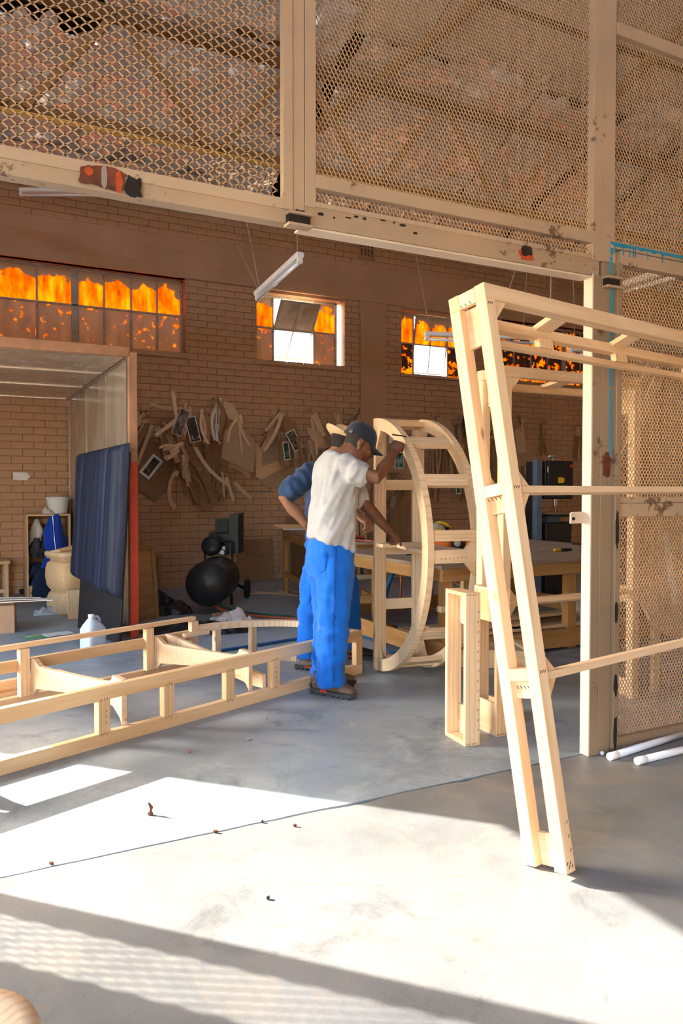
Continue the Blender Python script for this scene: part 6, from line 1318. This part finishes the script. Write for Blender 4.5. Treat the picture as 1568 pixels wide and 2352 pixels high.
    for k in range(6):
        a = R(30 + 60 * k); MB().tube([HW @ Vector((-.006 - .012 * t_ + (.110 * math.cos(t_ * math.pi / 2) ** .62) * math.cos(a), (.088 * math.cos(t_ * math.pi / 2) ** .62) * math.sin(a), .028 + .110 * math.sin(t_ * math.pi / 2))) for t_ in (.02, .2, .4, .6, .8, .95)], .0018, 5).build('seam', 'cap_cloth', cap)
    # t-shirt
    sm = MB()
    fd = F_ * 1.0
    sec = [(780, 1040, .075, .068), (775, 1046, .135, .088), (771, 1058, .188, .108), (769, 1078, .205, .122), (769, 1108, .203, .130), (767, 1140, .196, .130), (764, 1175, .190, .132), (761, 1210, .192, .138), (759, 1238, .197, .146), (759, 1252, .198, .148)]
    cs_ = []
    for k, (x, y, hs, hf) in enumerate(sec):
        tl = max(0, k - 4) / 5; cs_.append((T(x, y, 4.98), S_ * hs, (F_ - ZZ * .34 * tl - ZZ * (.25 if k < 2 else 0)) * hf, 2.4))
    sm.loft(cs_, 36)
    c_ = lambda pts, rad: balls(sm, pts, rad, 18)
    c_([T(786, 1068, 4.86), T(806, 1079, 4.82), T(828, 1090, 4.79)], [.088, .083, .078])
    c_([T(782, 1072, 5.12), T(806, 1110, 5.12), T(826, 1146, 5.10)], [.085, .078, .070])
    rot = Matrix.Rotation(R(-28), 3, CA)
    def dsp(q):
        a_ = wr(3, 15, 15, 2.6, .021, rot)(q); b2 = wr(9, 9, 9, 9, .009)(q); return a_ * (.35 if q.z > 1.48 else 1) + b2
    shirt = finish(remesh(sm, .011, 5), 'shirt', 'shirt_grey', p, dsp)
    # trousers
    tm = MB()
    tm.loft([(T(759, 1236, 4.98), S_ * .165, F_ * .128, 2.3), (T(758, 1256, 4.98), S_ * .178, F_ * .140, 2.3), (T(757, 1290, 4.98), S_ * .182, F_ * .148, 2.3), (T(757, 1322, 4.98), S_ * .175, F_ * .135, 2.3)], 32)
    leg(tm, [T(771, 1300, 4.90), T(768, 1360, 4.88), T(765, 1420, 4.86), T(762, 1480, 4.86), T(759, 1540, 4.87), T(759, 1572, 4.88)], [.120, .114, .103, .097, .095, .096], 20)
    leg(tm, [T(746, 1300, 5.06), T(752, 1360, 5.07), T(752, 1420, 5.07), T(748, 1480, 5.07), T(745, 1552, 5.07)], [.112, .105, .095, .090, .090], 20)
    def dt(q):
        low = max(0, min(1, (.95 - q.z) / .9)); return wr(21, 6, 6, 11, .009 + .014 * low)(q) + wr(5, 13, 13, 3.0, .011)(q)
    tr_ = finish(remesh(tm, .011, 4), 'trousers', 'trouser_blue', p, dt)
    def patch(src, poly_test, off, name, mat):
        me = src.data; use = [pl for pl in me.polygons if poly_test(pl) and (CAM - pl.center).dot(pl.normal) > 0]; idx = {}; vs = []; fs = []
        for pl in use:
            q_ = []
            for i_ in pl.vertices:
                if i_ not in idx: idx[i_] = len(vs); vs.append(me.vertices[i_].co + me.vertices[i_].normal * off)
                q_.append(idx[i_])
            fs.append(tuple(q_))
        return mobj(name, vs, fs, mat, src, True)
    def in_pocket(pl): x, y, d = pxy(pl.center); return 716 < x < 748 and 1270 < y < 1313 - max(0, x - 741) * .9 - max(0, 722 - x) * .9
    patch(tr_, in_pocket, .006, 'back_pocket', 'trouser_blue')
    def in_seam(pl): x, y, d = pxy(pl.center); return abs(x - (771 - (y - 1260) * .018)) < 1.6 and 1262 < y < 1565
    patch(tr_, in_seam, .003, 'side_seam', 'trouser_dark')
    def in_hem(pl): x, y, d = pxy(pl.center); return abs(y - 1240 - (x - 705) * .20 - 6) < 3.0
    # boots
    h1 = fl(735, 1592); t1 = fl(830, 1610); boot(p, basis(h1, (t1 - h1), ZZ), 'boot_leather', 1.06)
    h2 = fl(728, 1578); t2 = fl(800, 1574); boot(p, basis(h2, (t2 - h2), ZZ), 'boot_leather', 1.02)
    # pencil
    a, c = T(901, 998, 5.0), T(941, 1004, 5.06); d_ = (c - a).normalized(); pn = thing('pencil', 'dark carpenter pencil held in the raised hand', 'pencil', frame(a, d_, None, ZZ)); L_ = (c - a).length
    MB().tube([(0, 0, 0), (L_ * .8, 0, 0)], .0045, 6).build('shaft', 'rubber', pn); MB().tube([(L_ * .8, 0, 0), (L_, 0, 0)], [.0045, .0008], 6).build('tip', 'pine', pn)
man_grey()

# ---- man in navy behind him
def man_navy():
    F_ = hdir(25); S_ = hdir(25 - 90); T = lambda x, y, D: dp(x, y, D)
    HW = basis(T(787, 1023, 5.62), F_ * .93 - ZZ * .36, ZZ); b = MB(); head(b, HW)
    balls(b, [HW @ Vector((-.02, 0, -.05)), HW @ Vector((-.04, 0, -.11)), T(756, 1066, 5.66)], [.060, .058, .066], 18)
    b.loft([(T(752, 1066, 5.66), S_ * .12, F_ * .07), (T(750, 1092, 5.66), S_ * .16, F_ * .09), (T(748, 1150, 5.66), S_ * .14, F_ * .09), (T(748, 1220, 5.66), S_ * .13, F_ * .09), (T(750, 1270, 5.66), S_ * .10, F_ * .07)], 20)
    for hx, hD, kx, kD, ax, ay, aD in ((736, 5.58, 716, 5.54, 708, 1512, 5.54), (774, 5.74, 806, 5.76, 806, 1492, 5.80)): balls(b, [T(hx, 1250, hD), T(kx, 1375, kD), T(ax, ay, aD)], [.065, .05, .036])
    s1, e1_, w1 = T(712, 1088, 5.50), T(652, 1146, 5.42), T(703, 1204, 5.44)
    balls(b, [s1, s1.lerp(e1_, .5), e1_, e1_.lerp(w1, .35), w1], [.054, .050, .045, .045, .030])
    HR = basis(w1, (T(722, 1222, 5.50) - w1), -CA * .9 - CR * .4); hand(b, HR, ((30, 30, 20), (34, 32, 20), (36, 34, 20), (40, 36, 20)), ((.6, .7, -.2), (.8, .5, -.2), (.9, .3, -.2)), 1.0)
    s2, e2, w2 = T(785, 1092, 5.82), T(800, 1165, 5.62), T(822, 1186, 5.48)
    balls(b, [s2, s2.lerp(e2, .5), e2, e2.lerp(w2, .4), w2], [.052, .048, .042, .040, .028])
    HL = basis(w2, (T(845, 1200, 5.44) - w2), ZZ + CR * .3 - CA * .5); hand(b, HL, ((40, 45, 25), (46, 50, 25), (52, 52, 25), (58, 54, 25)), ((.75, .4, -.5), (.85, -.1, -.5), (.9, -.3, -.3)), 1.0)
    p = finish(remesh(b, .0062, 3), 'person', 'skin_mid'); tag(p, 'man in navy shirt with hand on hip, standing behind the grey-shirted man', 'person')
    head_shell(HW, 1.012, -.06, .06, .01, 'hair', 'hair', p, slope=-.35)
    for s_ in (-1, 1): MB().ball((0, 0, 0), (.007, .012, .008), 12, 8, HW @ Matrix.Translation((.0965, s_ * .031, .008))).build('eye', 'rubber', p, True)
    hm = MB(); hm.loft([(HW @ Vector((-.008 - .01 * t_, 0, .052 + .085 * math.sin(t_ * math.pi / 2))), HW.to_3x3() @ Vector((.108 * math.cos(t_ * math.pi / 2) ** .5 + .002, 0, 0)), HW.to_3x3() @ Vector((0, .086 * math.cos(t_ * math.pi / 2) ** .5 + .002, 0)), 2.2) for t_ in (0, .15, .3, .45, .6, .75, .9, 1)], 28); hat = hm.build('straw_hat', 'pine_orange', p, True)
    vs = []; fs = []; nb1 = 40
    for dz_ in (0, -.005):
        for rr_, zz in ((1.0, .055), (1.25, .056), (1.5, .068)):
            for i in range(nb1): a = 2 * math.pi * i / nb1; up_ = .035 * (rr_ - 1) * 2 * abs(math.cos(a)) ** 2; vs.append(HW @ Vector((-.008 + .106 * rr_ * math.cos(a), .085 * rr_ * math.sin(a), zz + up_ + dz_)))
    for l_ in range(2):
        for i in range(nb1): a0, a1 = l_ * nb1 + i, l_ * nb1 + (i + 1) % nb1; fs += [(a0, a1, a1 + nb1, a0 + nb1), (3 * nb1 + a0, 3 * nb1 + a0 + nb1, 3 * nb1 + a1 + nb1, 3 * nb1 + a1)]
    for i in range(nb1): a0, a1 = 2 * nb1 + i, 2 * nb1 + (i + 1) % nb1; fs.append((a0, a1, 3 * nb1 + a1, 3 * nb1 + a0))
    mobj('hat_brim', vs, fs, 'pine_orange', hat, True)
    sm = MB(); sm.loft([(T(x, y, 5.66), S_ * hs, F_ * hf, 2.4) for x, y, hs, hf in ((757, 1058, .08, .07), (754, 1066, .15, .09), (752, 1080, .195, .112), (750, 1105, .21, .126), (749, 1140, .20, .128), (748, 1180, .19, .128), (748, 1215, .19, .132), (749, 1240, .192, .135))], 32)
    balls(sm, [T(722, 1086, 5.54), T(698, 1100, 5.47), T(672, 1120, 5.44), T(660, 1131, 5.43)], [.092, .086, .080, .074], 18); balls(sm, [T(780, 1092, 5.80), T(792, 1130, 5.74)], [.085, .078], 16)
    finish(remesh(sm, .012, 5), 'shirt', 'shirt_navy', p, lambda q: wr(7, 13, 13, 4, .026, Matrix.Rotation(R(35), 3, CA))(q) + wr(2, 12, 12, 12, .006)(q))
    tm = MB(); tm.loft([(T(750, 1225, 5.66), S_ * .165, F_ * .13, 2.3), (T(750, 1250, 5.66), S_ * .18, F_ * .145, 2.3), (T(752, 1290, 5.66), S_ * .185, F_ * .14, 2.3), (T(754, 1310, 5.66), S_ * .17, F_ * .12, 2.3)], 30)
    leg(tm, [T(738, 1285, 5.58), T(724, 1340, 5.55), T(717, 1400, 5.54), T(712, 1450, 5.54), T(710, 1514, 5.53)], [.118, .110, .098, .090, .090], 18); leg(tm, [T(776, 1285, 5.74), T(792, 1340, 5.75), T(800, 1400, 5.77), T(803, 1440, 5.79), T(803, 1488, 5.80)], [.112, .102, .092, .086, .084], 18)
    finish(remesh(tm, .012, 4), 'trousers', 'trouser_blue', p, lambda q: wr(31, 6, 6, 11, .017)(q) + wr(6, 13, 13, 3.5, .011)(q))
    h1 = fl(702, 1536); boot(p, basis(h1 + CR * -.02, hdir(-22), ZZ), 'boot_grey', 1.0); h2 = fl(800, 1512); boot(p, basis(h2 + CR * -.03, hdir(-10), ZZ), 'rubber', 1.0)
man_navy()
